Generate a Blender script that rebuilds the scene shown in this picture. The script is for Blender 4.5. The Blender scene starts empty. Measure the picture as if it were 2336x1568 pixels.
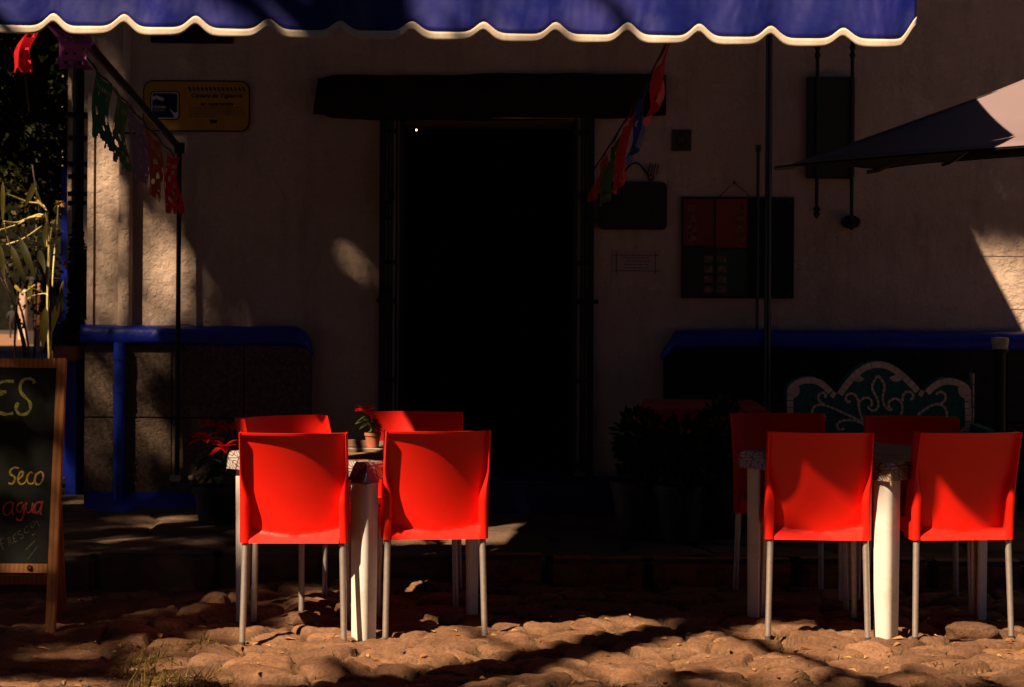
import bpy, bmesh, math, random
import numpy as np
from mathutils import Vector, Matrix, noise as mnoise

random.seed(7)
rng = np.random.default_rng(7)
scene = bpy.context.scene
COL = scene.collection
PI = math.pi
R = math.radians

# ------------------------------------------------------------------ camera, sky, sun, exposure
CAM_Z, FPX, ROLL = 1.53, 4900.0, R(0.35)
cam_data = bpy.data.cameras.new('camera')
cam = bpy.data.objects.new('camera', cam_data)
COL.objects.link(cam)
cam.location = (0, 0, CAM_Z)
cam.rotation_euler = (PI / 2, -ROLL, 0)
cam_data.sensor_width = 36
cam_data.lens = FPX / 2336 * 36
cam_data.shift_y = -204 / 2336
cam_data.clip_end = 2000
cam_data.dof.use_dof = True
cam_data.dof.focus_distance = 8.8
cam_data.dof.aperture_fstop = 8.0
scene.camera = cam

KX, KZ = 1.015, 1.60
SUN = Vector((KX, 1.0, -KZ))            # the way the sunlight travels
elev = math.atan2(KZ, math.hypot(KX, 1.0))
world = bpy.data.worlds.new('World')
scene.world = world
world.use_nodes = True
wn = world.node_tree
wn.nodes.clear()
wo = wn.nodes.new('ShaderNodeOutputWorld')
wb = wn.nodes.new('ShaderNodeBackground')
sky = wn.nodes.new('ShaderNodeTexSky')
sky.sky_type = 'NISHITA'
sky.sun_disc = False
sky.sun_elevation = elev
sky.sun_rotation = PI + math.atan2(KX, 1.0)
sky.dust_density = 0.6                    # thin clear highland air
sky.ozone_density = 0.0
sky.air_density = 0.15
sky.altitude = 2240
wb.inputs['Strength'].default_value = 0.05
wn.links.new(sky.outputs[0], wb.inputs[0])
wn.links.new(wb.outputs[0], wo.inputs[0])

sl = bpy.data.lights.new('sun', 'SUN')
sl.energy = 5.0
sl.angle = R(0.6)
sl.color = (1.0, 0.72, 0.47)
so = bpy.data.objects.new('sun', sl)
so.rotation_euler = SUN.to_track_quat('-Z', 'Y').to_euler()
so.location = (-8, -8, 14)
COL.objects.link(so)

scene.view_settings.view_transform = 'Standard'
scene.view_settings.look = 'None'
scene.view_settings.gamma = 1.0
scene.view_settings.exposure = 1.3
scene.render.engine = 'CYCLES'
scene.cycles.use_denoising = True
scene.cycles.max_bounces = 6
scene.cycles.sample_clamp_indirect = 4.0


# ------------------------------------------------------------------ helpers
def at(px, py, D):
    """point at depth D that is measured at (px, py) on the 2336-wide survey of the place"""
    u, v = px - 1168, py - 580
    c, s = math.cos(ROLL), math.sin(ROLL)
    return Vector(((u * c + v * s) * D / FPX, D, CAM_Z - (-u * s + v * c) * D / FPX))


WALL = 12.07
KERB = 10.06
SW = 0.12                       # height of the pavement above the cobbles


def W(px, py, off=0.0):
    p = at(px, py, WALL)
    p.y = WALL - off
    return p


class MB:
    def __init__(self):
        self.v, self.f, self.m = [], [], []

    def add(self, vs, fs, mi=0):
        b = len(self.v)
        self.v += [tuple(p) for p in vs]
        self.f += [tuple(b + i for i in f) for f in fs]
        self.m += [mi] * len(fs)

    def box(self, x0, x1, y0, y1, z0, z1, mi=0, M=None):
        vs = [Vector(p) for p in ((x0, y0, z0), (x1, y0, z0), (x1, y1, z0), (x0, y1, z0), (x0, y0, z1), (x1, y0, z1), (x1, y1, z1), (x0, y1, z1))]
        if M is not None:
            vs = [M @ p for p in vs]
        self.add(vs, [(0, 3, 2, 1), (4, 5, 6, 7), (0, 1, 5, 4), (1, 2, 6, 5), (2, 3, 7, 6), (3, 0, 4, 7)], mi)

    def tube(self, pts, r, n=8, mi=0, caps=True, flat=None):
        pts = [Vector(p) for p in pts]
        rs = r if isinstance(r, (list, tuple)) else [r] * len(pts)
        vs, fs = [], []
        prev = None
        for i, p in enumerate(pts):
            t = (pts[min(i + 1, len(pts) - 1)] - pts[max(i - 1, 0)]).normalized()
            if prev is None:
                a = Vector((0, 0, 1)) if abs(t.z) < 0.9 else Vector((1, 0, 0))
                prev = (a - t * a.dot(t)).normalized()
            else:
                q = prev - t * prev.dot(t)
                prev = q.normalized() if q.length > 1e-6 else prev
            b = t.cross(prev)
            for k in range(n):
                an = 2 * PI * k / n
                vs.append(p + (prev * math.cos(an) + b * math.sin(an)) * rs[i])
        for i in range(len(pts) - 1):
            for k in range(n):
                k2 = (k + 1) % n
                fs.append((i * n + k, i * n + k2, (i + 1) * n + k2, (i + 1) * n + k))
        if caps:
            fs.append(tuple(range(n))[::-1])
            fs.append(tuple((len(pts) - 1) * n + k for k in range(n)))
        self.add(vs, fs, mi)

    def lathe(self, prof, c=(0, 0, 0), n=20, mi=0):
        c = Vector(c)
        vs = [c + Vector((r * math.cos(2 * PI * k / n), r * math.sin(2 * PI * k / n), z)) for r, z in prof for k in range(n)]
        fs = [(i * n + k, i * n + (k + 1) % n, (i + 1) * n + (k + 1) % n, (i + 1) * n + k) for i in range(len(prof) - 1) for k in range(n)]
        fs.append(tuple(range(n))[::-1])
        fs.append(tuple((len(prof) - 1) * n + k for k in range(n)))
        self.add(vs, fs, mi)

    def prism(self, outline, y0, y1, mi=0):
        """outline in x,z; extruded along y"""
        n = len(outline)
        vs = [(x, y0, z) for x, z in outline] + [(x, y1, z) for x, z in outline]
        fs = [tuple(range(n)), tuple(range(2 * n - 1, n - 1, -1))]
        fs += [(i, n + i, n + (i + 1) % n, (i + 1) % n) for i in range(n)]
        self.add(vs, fs, mi)

    def grid(self, P, mi=0, keep=None):
        ny, nx = P.shape[:2]
        b = len(self.v)
        self.v += [tuple(p) for p in P.reshape(-1, 3).tolist()]
        for j in range(ny - 1):
            for i in range(nx - 1):
                if keep is None or keep(i / (nx - 1), j / (ny - 1)):
                    self.f.append((b + j * nx + i, b + j * nx + i + 1, b + (j + 1) * nx + i + 1, b + (j + 1) * nx + i))
                    self.m.append(mi)

    def build(self, name, mats, parent=None, smooth=True, angle=38, bevel=0.0, seg=2, fix=True):
        me = bpy.data.meshes.new(name)
        me.from_pydata(self.v, [], self.f)
        mats = mats if isinstance(mats, (list, tuple)) else [mats]
        for m in mats:
            me.materials.append(m)
        if len(mats) > 1:
            me.polygons.foreach_set('material_index', self.m)
        bm = bmesh.new()
        bm.from_mesh(me)
        if fix:
            bmesh.ops.recalc_face_normals(bm, faces=bm.faces)
        if bevel:
            es = [e for e in bm.edges if len(e.link_faces) == 2 and e.calc_face_angle(0) > R(35)]
            bmesh.ops.bevel(bm, geom=es, offset=bevel, segments=seg, affect='EDGES', clamp_overlap=True)
        if smooth:
            for f in bm.faces:
                f.smooth = True
            for e in bm.edges:
                if len(e.link_faces) == 2 and e.calc_face_angle(0) > R(angle):
                    e.smooth = False
        bm.to_mesh(me)
        bm.free()
        o = bpy.data.objects.new(name, me)
        COL.objects.link(o)
        if parent is not None:
            o.parent = parent
        return o


def fast_mesh(name, V, F, mat, parent=None, smooth=True):
    me = bpy.data.meshes.new(name)
    V = np.asarray(V, dtype=np.float32).reshape(-1, 3)
    F = np.asarray(F, dtype=np.int32)
    k = F.shape[1]
    me.vertices.add(len(V))
    me.vertices.foreach_set('co', V.ravel())
    me.loops.add(F.size)
    me.loops.foreach_set('vertex_index', F.ravel())
    me.polygons.add(len(F))
    me.polygons.foreach_set('loop_start', np.arange(len(F), dtype=np.int32) * k)
    me.polygons.foreach_set('loop_total', np.full(len(F), k, dtype=np.int32))
    me.polygons.foreach_set('use_smooth', np.full(len(F), smooth, dtype=bool))
    me.update(calc_edges=True)
    me.validate()
    me.materials.append(mat)
    o = bpy.data.objects.new(name, me)
    COL.objects.link(o)
    if parent is not None:
        o.parent = parent
    return o


def tag(o, label=None, cat=None, group=None, kind=None):
    if label:
        o['label'] = label
    if cat:
        o['category'] = cat
    if group:
        o['group'] = group
    if kind:
        o['kind'] = kind
    return o


def thing(name, label, cat, loc=(0, 0, 0), rz=0.0, group=None):
    o = bpy.data.objects.new(name, None)
    COL.objects.link(o)
    o.location = loc
    o.rotation_euler = (0, 0, rz)
    o.empty_display_size = 0.1
    return tag(o, label, cat, group)


def dup(root, loc, rz, label, group=None):
    r = root.copy()
    COL.objects.link(r)
    r.location = loc
    r.rotation_euler = (0, 0, rz)
    r['label'] = label
    if group:
        r['group'] = group
    for ch in list(root.children):
        c = ch.copy()
        COL.objects.link(c)
        c.parent = r
        for g in list(ch.children):
            d = g.copy()
            COL.objects.link(d)
            d.parent = c
    return r


def text_part(s, size, mat, parent, name, pos, align='LEFT', bold=0.0, space=1.0, depth=0.0006, ny=1):
    """lettering that faces -y, lying on the plane y = pos.y"""
    cu = bpy.data.curves.new('tmp', 'FONT')
    cu.body = s
    cu.size = size
    cu.align_x = align
    cu.extrude = depth
    cu.offset = bold
    cu.space_character = space
    cu.resolution_u = 2
    t = bpy.data.objects.new('tmp', cu)
    COL.objects.link(t)
    bpy.context.view_layer.update()
    me = bpy.data.meshes.new_from_object(t.evaluated_get(bpy.context.evaluated_depsgraph_get()))
    bpy.data.objects.remove(t)
    bpy.data.curves.remove(cu)
    me.transform(Matrix.Translation(Vector(pos)) @ Matrix.Rotation(PI / 2, 4, 'X'))
    me.materials.clear()
    me.materials.append(mat)
    o = bpy.data.objects.new(name, me)
    COL.objects.link(o)
    o.parent = parent
    return o


def rrect(x0, x1, z0, z1, r, n=5):
    pts = []
    for cx, cz, a0 in ((x1 - r, z1 - r, 0), (x0 + r, z1 - r, 90), (x0 + r, z0 + r, 180), (x1 - r, z0 + r, 270)):
        for k in range(n + 1):
            a = R(a0 + 90 * k / n)
            pts.append((cx + r * math.cos(a), cz + r * math.sin(a)))
    return pts


def spline(pts, n=8):
    pts = [Vector(p) for p in pts]
    out = []
    for i in range(len(pts) - 1):
        p0, p1, p2, p3 = pts[max(i - 1, 0)], pts[i], pts[i + 1], pts[min(i + 2, len(pts) - 1)]
        for k in range(n):
            t = k / n
            out.append(0.5 * ((2 * p1) + (p2 - p0) * t + (2 * p0 - 5 * p1 + 4 * p2 - p3) * t * t + (3 * p1 - p0 - 3 * p2 + p3) * t ** 3))
    out.append(pts[-1])
    return out


# ------------------------------------------------------------------ materials
class Mat:
    """small node-graph writer"""

    def __init__(self, name):
        self.m = bpy.data.materials.new(name)
        self.m.use_nodes = True
        self.t = self.m.node_tree
        self.t.nodes.clear()
        self.out = self.t.nodes.new('ShaderNodeOutputMaterial')
        self.p = self.t.nodes.new('ShaderNodeBsdfPrincipled')
        self.link(self.p.outputs[0], self.out.inputs['Surface'])
        self._co = None

    def link(self, a, b):
        self.t.links.new(a, b)

    def node(self, kind, **kw):
        n = self.t.nodes.new(kind)
        for k, v in kw.items():
            setattr(n, k, v)
        return n

    def co(self):
        if self._co is None:
            self._co = self.node('ShaderNodeTexCoord').outputs['Object']
        return self._co

    def mapped(self, scale=(1, 1, 1), rot=(0, 0, 0)):
        n = self.node('ShaderNodeMapping')
        n.inputs['Scale'].default_value = scale
        n.inputs['Rotation'].default_value = rot
        self.link(self.co(), n.inputs['Vector'])
        return n.outputs[0]

    def noise(self, scale, detail=5, rough=0.6, vec=None, dist=0.0):
        n = self.node('ShaderNodeTexNoise')
        n.inputs['Scale'].default_value = scale
        n.inputs['Detail'].default_value = detail
        n.inputs['Roughness'].default_value = rough
        n.inputs['Distortion'].default_value = dist
        self.link(vec if vec is not None else self.co(), n.inputs['Vector'])
        return n.outputs['Fac']

    def ramp(self, fac, stops):
        n = self.node('ShaderNodeValToRGB')
        el = n.color_ramp.elements
        while len(el) < len(stops):
            el.new(0.5)
        for e, (p, c) in zip(el, stops):
            e.position = p
            e.color = (*c, 1) if len(c) == 3 else c
        self.link(fac, n.inputs[0])
        return n.outputs[0]

    def mix(self, fac, a, b, mode='MIX'):
        n = self.node('ShaderNodeMix', data_type='RGBA', blend_type=mode)
        for s, v in ((n.inputs[0], fac), (n.inputs[6], a), (n.inputs[7], b)):
            if isinstance(v, (int, float)):
                s.default_value = v
            elif isinstance(v, tuple):
                s.default_value = (*v, 1) if len(v) == 3 else v
            else:
                self.link(v, s)
        return n.outputs[2]

    def math(self, op, a, b=None, c=None):
        n = self.node('ShaderNodeMath', operation=op)
        for s, v in zip(n.inputs, (a, b, c)):
            if v is None:
                continue
            if isinstance(v, (int, float)):
                s.default_value = v
            else:
                self.link(v, s)
        return n.outputs[0]

    def sep(self, vec):
        n = self.node('ShaderNodeSeparateXYZ')
        self.link(vec, n.inputs[0])
        return n.outputs

    def bump(self, h, strength=0.5, dist=0.01, chain=None):
        n = self.node('ShaderNodeBump')
        n.inputs['Strength'].default_value = strength
        n.inputs['Distance'].default_value = dist
        self.link(h, n.inputs['Height'])
        if chain is not None:
            self.link(chain, n.inputs['Normal'])
        self.link(n.outputs[0], self.p.inputs['Normal'])
        return n.outputs[0]

    def set(self, col=None, rough=None, metal=None, spec=None, coat=None, sheen=None):
        for key, v in (('Base Color', col), ('Roughness', rough), ('Metallic', metal), ('Specular IOR Level', spec), ('Coat Weight', coat)):
            if v is None:
                continue
            if isinstance(v, tuple):
                self.p.inputs[key].default_value = (*v, 1)
            elif isinstance(v, (int, float)):
                self.p.inputs[key].default_value = v
            else:
                self.link(v, self.p.inputs[key])
        return self

    def translucent(self, col, fac):
        tr = self.node('ShaderNodeBsdfTranslucent')
        if isinstance(col, tuple):
            tr.inputs[0].default_value = (*col, 1)
        else:
            self.link(col, tr.inputs[0])
        mx = self.node('ShaderNodeMixShader')
        mx.inputs[0].default_value = fac
        self.link(self.p.outputs[0], mx.inputs[1])
        self.link(tr.outputs[0], mx.inputs[2])
        self.link(mx.outputs[0], self.out.inputs['Surface'])


def simple(name, c, rough=0.6, var=0.25, scale=18, metal=0.0, spec=0.5, bump=0.0, bscale=None, bdist=0.004):
    m = Mat(name)
    lo = tuple(x * (1 - var) for x in c)
    hi = tuple(min(1, x * (1 + var)) for x in c)
    m.set(m.ramp(m.noise(scale), [(0.3, lo), (0.7, hi)]), rough, metal, spec)
    if bump:
        m.bump(m.noise(bscale or scale * 3, 6, 0.65), bump, bdist)
    return m.m


def leafmat(name, c1, c2, tr=0.35):
    m = Mat(name)
    g = m.node('ShaderNodeNewGeometry')
    col = m.ramp(g.outputs['Random Per Island'], [(0.1, c1), (0.9, c2)])
    m.set(col, 0.5, None, 0.15)
    m.translucent(m.mix(1.0, col, (1.6, 1.7, 0.5), 'MULTIPLY'), tr)
    return m.m


M = {}
# plaster of the front
m = Mat('white_plaster')
big = m.noise(1.3, 4, 0.6)
base = m.ramp(big, [(0.25, (0.41, 0.31, 0.235)), (0.55, (0.53, 0.41, 0.325)), (0.8, (0.60, 0.48, 0.39))])
stain = m.noise(3.0, 8, 0.7, m.mapped((1.6, 1, 0.35)))
base = m.mix(m.ramp(stain, [(0.50, (0, 0, 0)), (0.78, (0.6, 0.6, 0.6))]), base, (0.22, 0.15, 0.11))
m.set(base, 0.85, None, 0.25)
b1 = m.bump(m.noise(8, 7, 0.62), 0.6, 0.035)
m.bump(m.ramp(m.noise(24, 6, 0.72), [(0.36, (0, 0, 0)), (0.52, (1, 1, 1))]), 0.5, 0.009, b1)
M['plaster'] = m.m
# dark stone of the plinth, chiselled
m = Mat('tooled_stone')
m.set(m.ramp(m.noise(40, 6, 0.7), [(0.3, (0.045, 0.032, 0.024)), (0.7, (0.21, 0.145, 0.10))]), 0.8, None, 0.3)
b1 = m.bump(m.noise(70, 5, 0.7), 0.9, 0.012)
M['tooled'] = m.m
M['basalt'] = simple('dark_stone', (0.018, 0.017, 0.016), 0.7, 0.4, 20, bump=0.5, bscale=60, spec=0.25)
m = Mat('blue_wall_paint')
m.set(m.ramp(m.noise(6, 6, 0.7), [(0.3, (0.004, 0.016, 0.26)), (0.7, (0.010, 0.035, 0.42))]), 0.38, None, 0.4)
m.bump(m.noise(28, 5, 0.65), 0.5, 0.01)
M['blue'] = m.m
M['old_beam'] = simple('old_beam_wood', (0.018, 0.012, 0.008), 0.85, 0.5, 9, bump=0.8, bscale=14, bdist=0.02, spec=0.15)
M['iron'] = simple('black_iron', (0.012, 0.012, 0.012), 0.55, 0.4, 40, spec=0.3)
M['dull_black'] = simple('dull_black_surface', (0.012, 0.010, 0.009), 0.95, 0.2, 5, spec=0.05)  # one near-black for room faces, windows and lantern alike
M['jamb'] = simple('darkened_jamb', (0.03, 0.022, 0.016), 0.85, 0.2, 6, bump=0.3)  # darkened so the reveal sinks into the shade of the doorway
M['green_post'] = simple('dark_green_enamel', (0.012, 0.016, 0.014), 0.4, 0.2, 20)


# ground
def stone_mat(name, c1, c2, c3, bs):
    m = Mat(name)
    a = m.ramp(m.noise(3.2, 5, 0.65), [(0.3, c1), (0.52, c2), (0.75, c3)])
    f = m.ramp(m.noise(70, 6, 0.75), [(0.28, (0.42, 0.40, 0.38)), (0.52, (1.0, 1.0, 1.0)), (0.75, (1.45, 1.40, 1.32))])
    col = m.mix(1.0, a, f, 'MULTIPLY')
    tn = m.node('ShaderNodeAttribute', attribute_name='tone')
    col = m.mix(1.0, col, m.ramp(tn.outputs['Fac'], [(0.0, (0.66, 0.64, 0.64)), (0.35, (0.95, 0.90, 0.86)), (0.7, (1.05, 1.05, 1.05)), (1.0, (1.32, 1.28, 1.22))]), 'MULTIPLY')
    v = m.node('ShaderNodeAttribute', attribute_name='gap')
    moss = m.ramp(m.noise(5, 4, 0.6), [(0.42, (0.050, 0.030, 0.016)), (0.62, (0.030, 0.034, 0.010))])
    col = m.mix(v.outputs['Fac'], col, moss)
    m.set(col, 0.82, None, 0.3)
    b1 = m.bump(m.noise(30, 8, 0.75), 0.9, bs)
    m.bump(m.noise(120, 4, 0.7), 0.6, 0.005, b1)
    return m.m


M['cobble'] = stone_mat('cobble_stone', (0.14, 0.070, 0.036), (0.215, 0.115, 0.062), (0.29, 0.165, 0.098), 0.014)
M['slab'] = stone_mat('flagstone', (0.09, 0.056, 0.036), (0.14, 0.090, 0.060), (0.195, 0.130, 0.090), 0.010)
M['sunlit_road'] = simple('sunlit_road_colour', (0.20, 0.10, 0.05), 0.9, 0.4, 1.2, bump=0.6, bscale=5, bdist=0.03)  # paler than the earth: the sunlit stretch of street put into colour
M['earth'] = simple('street_earth', (0.042, 0.028, 0.019), 0.9, 0.35, 1.2, bump=0.6, bscale=9, bdist=0.02)
m = Mat('ochre_kerb_paint')
m.set(m.mix(m.ramp(m.noise(7, 7, 0.75), [(0.45, (0, 0, 0)), (0.6, (1, 1, 1))]), (0.30, 0.135, 0.016), (0.075, 0.052, 0.036)), 0.75)
m.bump(m.noise(30, 6, 0.7), 0.6, 0.012)
M['ochre'] = m.m
M['kerbstone'] = simple('kerb_stone', (0.085, 0.062, 0.047), 0.85, 0.4, 6, bump=0.7, bscale=24, bdist=0.015)

# furniture
m = Mat('red_moulded_plastic')
scf = m.ramp(m.noise(38, 8, 0.8, m.mapped((1, 1, 0.45))), [(0.60, (0, 0, 0)), (0.74, (0.20, 0.20, 0.20))])
m.set(m.mix(scf, m.ramp(m.noise(3.5, 3), [(0.3, (0.74, 0.011, 0.004)), (0.7, (0.82, 0.015, 0.006))]), (0.80, 0.16, 0.09)), m.ramp(m.noise(45, 5), [(0.3, (0.36,) * 3), (0.7, (0.46,) * 3)]), None, 0.4)
m.bump(m.noise(260, 3, 0.5), 0.12, 0.002)
M['red_plastic'] = m.m
M['alu'] = simple('brushed_aluminium', (0.48, 0.42, 0.37), 0.48, 0.12, 60, metal=0.75)
m = Mat('white_resin')
grime = m.ramp(m.noise(9, 7, 0.75), [(0.5, (0, 0, 0)), (0.75, (0.5, 0.5, 0.5))])
m.set(m.mix(grime, (0.60, 0.57, 0.53), (0.30, 0.23, 0.17)), 0.45, None, 0.4)
m.bump(m.noise(30, 4), 0.12, 0.003)
M['resin'] = m.m
M['rubber'] = simple('grey_rubber', (0.05, 0.045, 0.04), 0.8)


def oilcloth(name):
    m = Mat(name)
    x, y, z = m.sep(m.co())
    S = 14.0
    zz = m.math('MULTIPLY', z, 1.0)
    fx = m.math('FRACT', m.math('ADD', m.math('MULTIPLY', m.math('ADD', x, zz), S), 50.0))
    fy = m.math('FRACT', m.math('ADD', m.math('MULTIPLY', m.math('SUBTRACT', y, zz), S), 50.0))
    ax = m.math('ABSOLUTE', m.math('SUBTRACT', fx, 0.5))
    ay = m.math('ABSOLUTE', m.math('SUBTRACT', fy, 0.5))
    edge = m.math('GREATER_THAN', m.math('MAXIMUM', ax, ay), 0.47)
    dia = m.math('ABSOLUTE', m.math('SUBTRACT', ax, ay))
    diag = m.math('LESS_THAN', dia, 0.05)
    rad = m.math('SQRT', m.math('ADD', m.math('MULTIPLY', ax, ax), m.math('MULTIPLY', ay, ay)))
    ring = m.math('LESS_THAN', m.math('ABSOLUTE', m.math('SUBTRACT', rad, 0.33)), 0.035)
    dot = m.math('LESS_THAN', rad, 0.12)
    ink = m.math('MAXIMUM', m.math('MAXIMUM', edge, diag), m.math('MAXIMUM', ring, dot))
    cx = m.math('FLOOR', m.math('MULTIPLY', m.math('ADD', x, zz), S))
    cy = m.math('FLOOR', m.math('MULTIPLY', m.math('SUBTRACT', y, zz), S))
    wnz = m.node('ShaderNodeTexWhiteNoise', noise_dimensions='2D')
    cmb = m.node('ShaderNodeCombineXYZ')
    m.link(cx, cmb.inputs[0])
    m.link(cy, cmb.inputs[1])
    m.link(cmb.outputs[0], wnz.inputs['Vector'])
    ground = m.ramp(wnz.outputs['Value'], [(0.0, (0.34, 0.295, 0.25)), (0.62, (0.34, 0.295, 0.25)), (0.64, (0.28, 0.09, 0.05)), (0.8, (0.28, 0.09, 0.05)), (0.82, (0.31, 0.21, 0.10))])
    ground.node.color_ramp.interpolation = 'CONSTANT'
    col = m.mix(m.math('MULTIPLY', ink, 0.92), ground, (0.045, 0.03, 0.06))
    m.set(col, 0.38, None, 0.45)
    m.bump(m.noise(20, 4), 0.2, 0.006)
    return m.m


M['oilcloth'] = oilcloth('tile_pattern_oilcloth')
M['navy_cloth'] = simple('navy_oilcloth', (0.055, 0.045, 0.15), 0.5, 0.15, 12)
m = Mat('woven_straw')
x, y, z = m.sep(m.co())
wv = m.node('ShaderNodeTexWave', wave_type='BANDS', bands_direction='Y')
wv.inputs['Scale'].default_value = 26
wv.inputs['Distortion'].default_value = 3.0
wv.inputs['Detail'].default_value = 3
m.link(m.mapped((0.35, 1, 1)), wv.inputs['Vector'])
straw = m.ramp(wv.outputs['Fac'], [(0.25, (0.10, 0.055, 0.03)), (0.6, (0.25, 0.155, 0.09))])
s1 = m.math('LESS_THAN', m.math('ABSOLUTE', m.math('SUBTRACT', y, 0.045)), 0.045)
s2 = m.math('LESS_THAN', m.math('ABSOLUTE', m.math('SUBTRACT', y, -0.005)), 0.016)
s3 = m.math('LESS_THAN', m.math('ABSOLUTE', m.math('SUBTRACT', y, 0.050)), 0.008)
col = m.mix(s1, straw, (0.07, 0.035, 0.05))
col = m.mix(s2, col, (0.33, 0.30, 0.27))
col = m.mix(s3, col, (0.30, 0.25, 0.20))
m.set(col, 0.85, None, 0.2)
m.bump(wv.outputs['Fac'], 0.8, 0.004)
M['straw'] = m.m
M['terracotta'] = simple('terracotta', (0.36, 0.10, 0.05), 0.8, 0.2, 14, bump=0.2)
M['bract'] = leafmat('red_bract', (0.55, 0.010, 0.008), (0.75, 0.022, 0.018), 0.3)
M['leaf'] = leafmat('green_leaf', (0.030, 0.055, 0.014), (0.075, 0.10, 0.022), 0.25)
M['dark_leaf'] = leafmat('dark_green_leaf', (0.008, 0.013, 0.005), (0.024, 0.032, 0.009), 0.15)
M['tree_leaf'] = leafmat('evergreen_leaf', (0.010, 0.014, 0.006), (0.022, 0.026, 0.010), 0.0)
M['lit_leaf'] = leafmat('sunlit_leaf', (0.20, 0.15, 0.03), (0.36, 0.27, 0.07), 0.3)  # bright copy for the leaves that hang in sunlight
M['olive_leaf'] = leafmat('olive_leaf', (0.022, 0.022, 0.004), (0.065, 0.052, 0.010), 0.3)
M['petiole'] = simple('pale_stalk', (0.48, 0.40, 0.13), 0.5, 0.2, 20)
M['bark'] = simple('grey_bark', (0.10, 0.07, 0.05), 0.9, 0.4, 8, bump=0.8, bscale=22, bdist=0.02)
M['flower_pink'] = simple('pink_petal', (0.60, 0.16, 0.12), 0.6)
M['grass'] = leafmat('grass_blade', (0.055, 0.055, 0.012), (0.22, 0.15, 0.05), 0.3)
M['dry_leaf'] = leafmat('dry_leaf', (0.22, 0.10, 0.04), (0.46, 0.28, 0.13), 0.2)
m = Mat('pine_frame')
wv = m.node('ShaderNodeTexWave', wave_type='BANDS', bands_direction='X')
wv.inputs['Scale'].default_value = 16
wv.inputs['Distortion'].default_value = 5
wv.inputs['Detail'].default_value = 4
m.link(m.mapped((1, 1, 0.12)), wv.inputs['Vector'])
m.set(m.ramp(wv.outputs['Fac'], [(0.2, (0.36, 0.150, 0.048)), (0.8, (0.46, 0.205, 0.07))]), 0.5, None, 0.4)
M['pine'] = m.m
m = Mat('chalkboard')
m.set(m.ramp(m.noise(3, 6, 0.7), [(0.3, (0.006, 0.008, 0.007)), (0.8, (0.020, 0.024, 0.021))]), 0.75, None, 0.25)
M['board'] = m.m


def chalk(name, c):
    m = Mat(name)
    m.set(m.mix(m.ramp(m.noise(120, 4, 0.7), [(0.38, (0, 0, 0)), (0.55, (1, 1, 1))]), tuple(x * 0.35 for x in c), c), 0.95, None, 0.05)
    return m.m


M['chalk_yellow'] = chalk('yellow_chalk', (0.60, 0.44, 0.08))
M['chalk_lime'] = chalk('lime_chalk', (0.42, 0.42, 0.10))
M['chalk_red'] = chalk('red_chalk', (0.50, 0.10, 0.10))
M['chalk_grey'] = chalk('faint_chalk', (0.13, 0.14, 0.10))
M['oxblood'] = simple('oxblood_knob', (0.12, 0.012, 0.010), 0.35)
M['screw'] = simple('screw_steel', (0.6, 0.5, 0.42), 0.35, metal=1.0)

# awning
m = Mat('blue_vinyl')
fold = m.noise(3.2, 3, 0.5, m.mapped((1.4, 1, 0.55), (0, R(28), 0)), 0.35)
patch = m.ramp(m.noise(2.2, 4, 0.55, m.mapped((1.2, 1, 0.7), (0, R(30), 0)), 0.3), [(0.35, (0.004, 0.009, 0.13)), (0.55, (0.005, 0.010, 0.15)), (0.75, (0.018, 0.018, 0.20))])
m.set(patch, m.ramp(m.noise(6, 4), [(0.35, (0.36,) * 3), (0.68, (0.60,) * 3)]), None, 0.55)
b1 = m.bump(fold, 0.55, 0.06)
m.bump(m.noise(22, 3, 0.5), 0.10, 0.006, b1)
M['vinyl'] = m.m
m = Mat('cream_binding')
m.set(m.ramp(m.noise(30, 5, 0.7, m.mapped((1, 1, 0.2))), [(0.3, (0.46, 0.38, 0.30)), (0.6, (0.56, 0.48, 0.39))]), 0.7, None, 0.3)
m.bump(m.noise(120, 3), 0.3, 0.002)
M['binding'] = m.m
m = Mat('umbrella_canvas')
m.set(m.ramp(m.noise(2, 4), [(0.3, (0.155, 0.118, 0.128)), (0.7, (0.185, 0.140, 0.150))]), 0.8, None, 0.2)
m.bump(m.noise(300, 2), 0.2, 0.001)
M['canvas'] = m.m
M['bronze'] = simple('umbrella_pole_paint', (0.03, 0.025, 0.02), 0.4)


def paper(name, c, tr=0.3):
    m = Mat(name)
    m.set(m.ramp(m.noise(9, 4), [(0.3, tuple(x * 0.8 for x in c)), (0.7, c)]), 0.5, None, 0.4)
    m.translucent(c, tr)
    return m.m


for k, c in {'paper_red': (0.52, 0.008, 0.014), 'paper_purple': (0.24, 0.05, 0.19), 'paper_green': (0.006, 0.10, 0.035), 'paper_olive': (0.06, 0.12, 0.02),
             'paper_lilac': (0.22, 0.14, 0.20), 'paper_orange': (0.40, 0.06, 0.015), 'paper_blue': (0.006, 0.035, 0.16), 'paper_yellow': (0.30, 0.28, 0.03)}.items():
    M[k] = paper(k, c)

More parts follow.
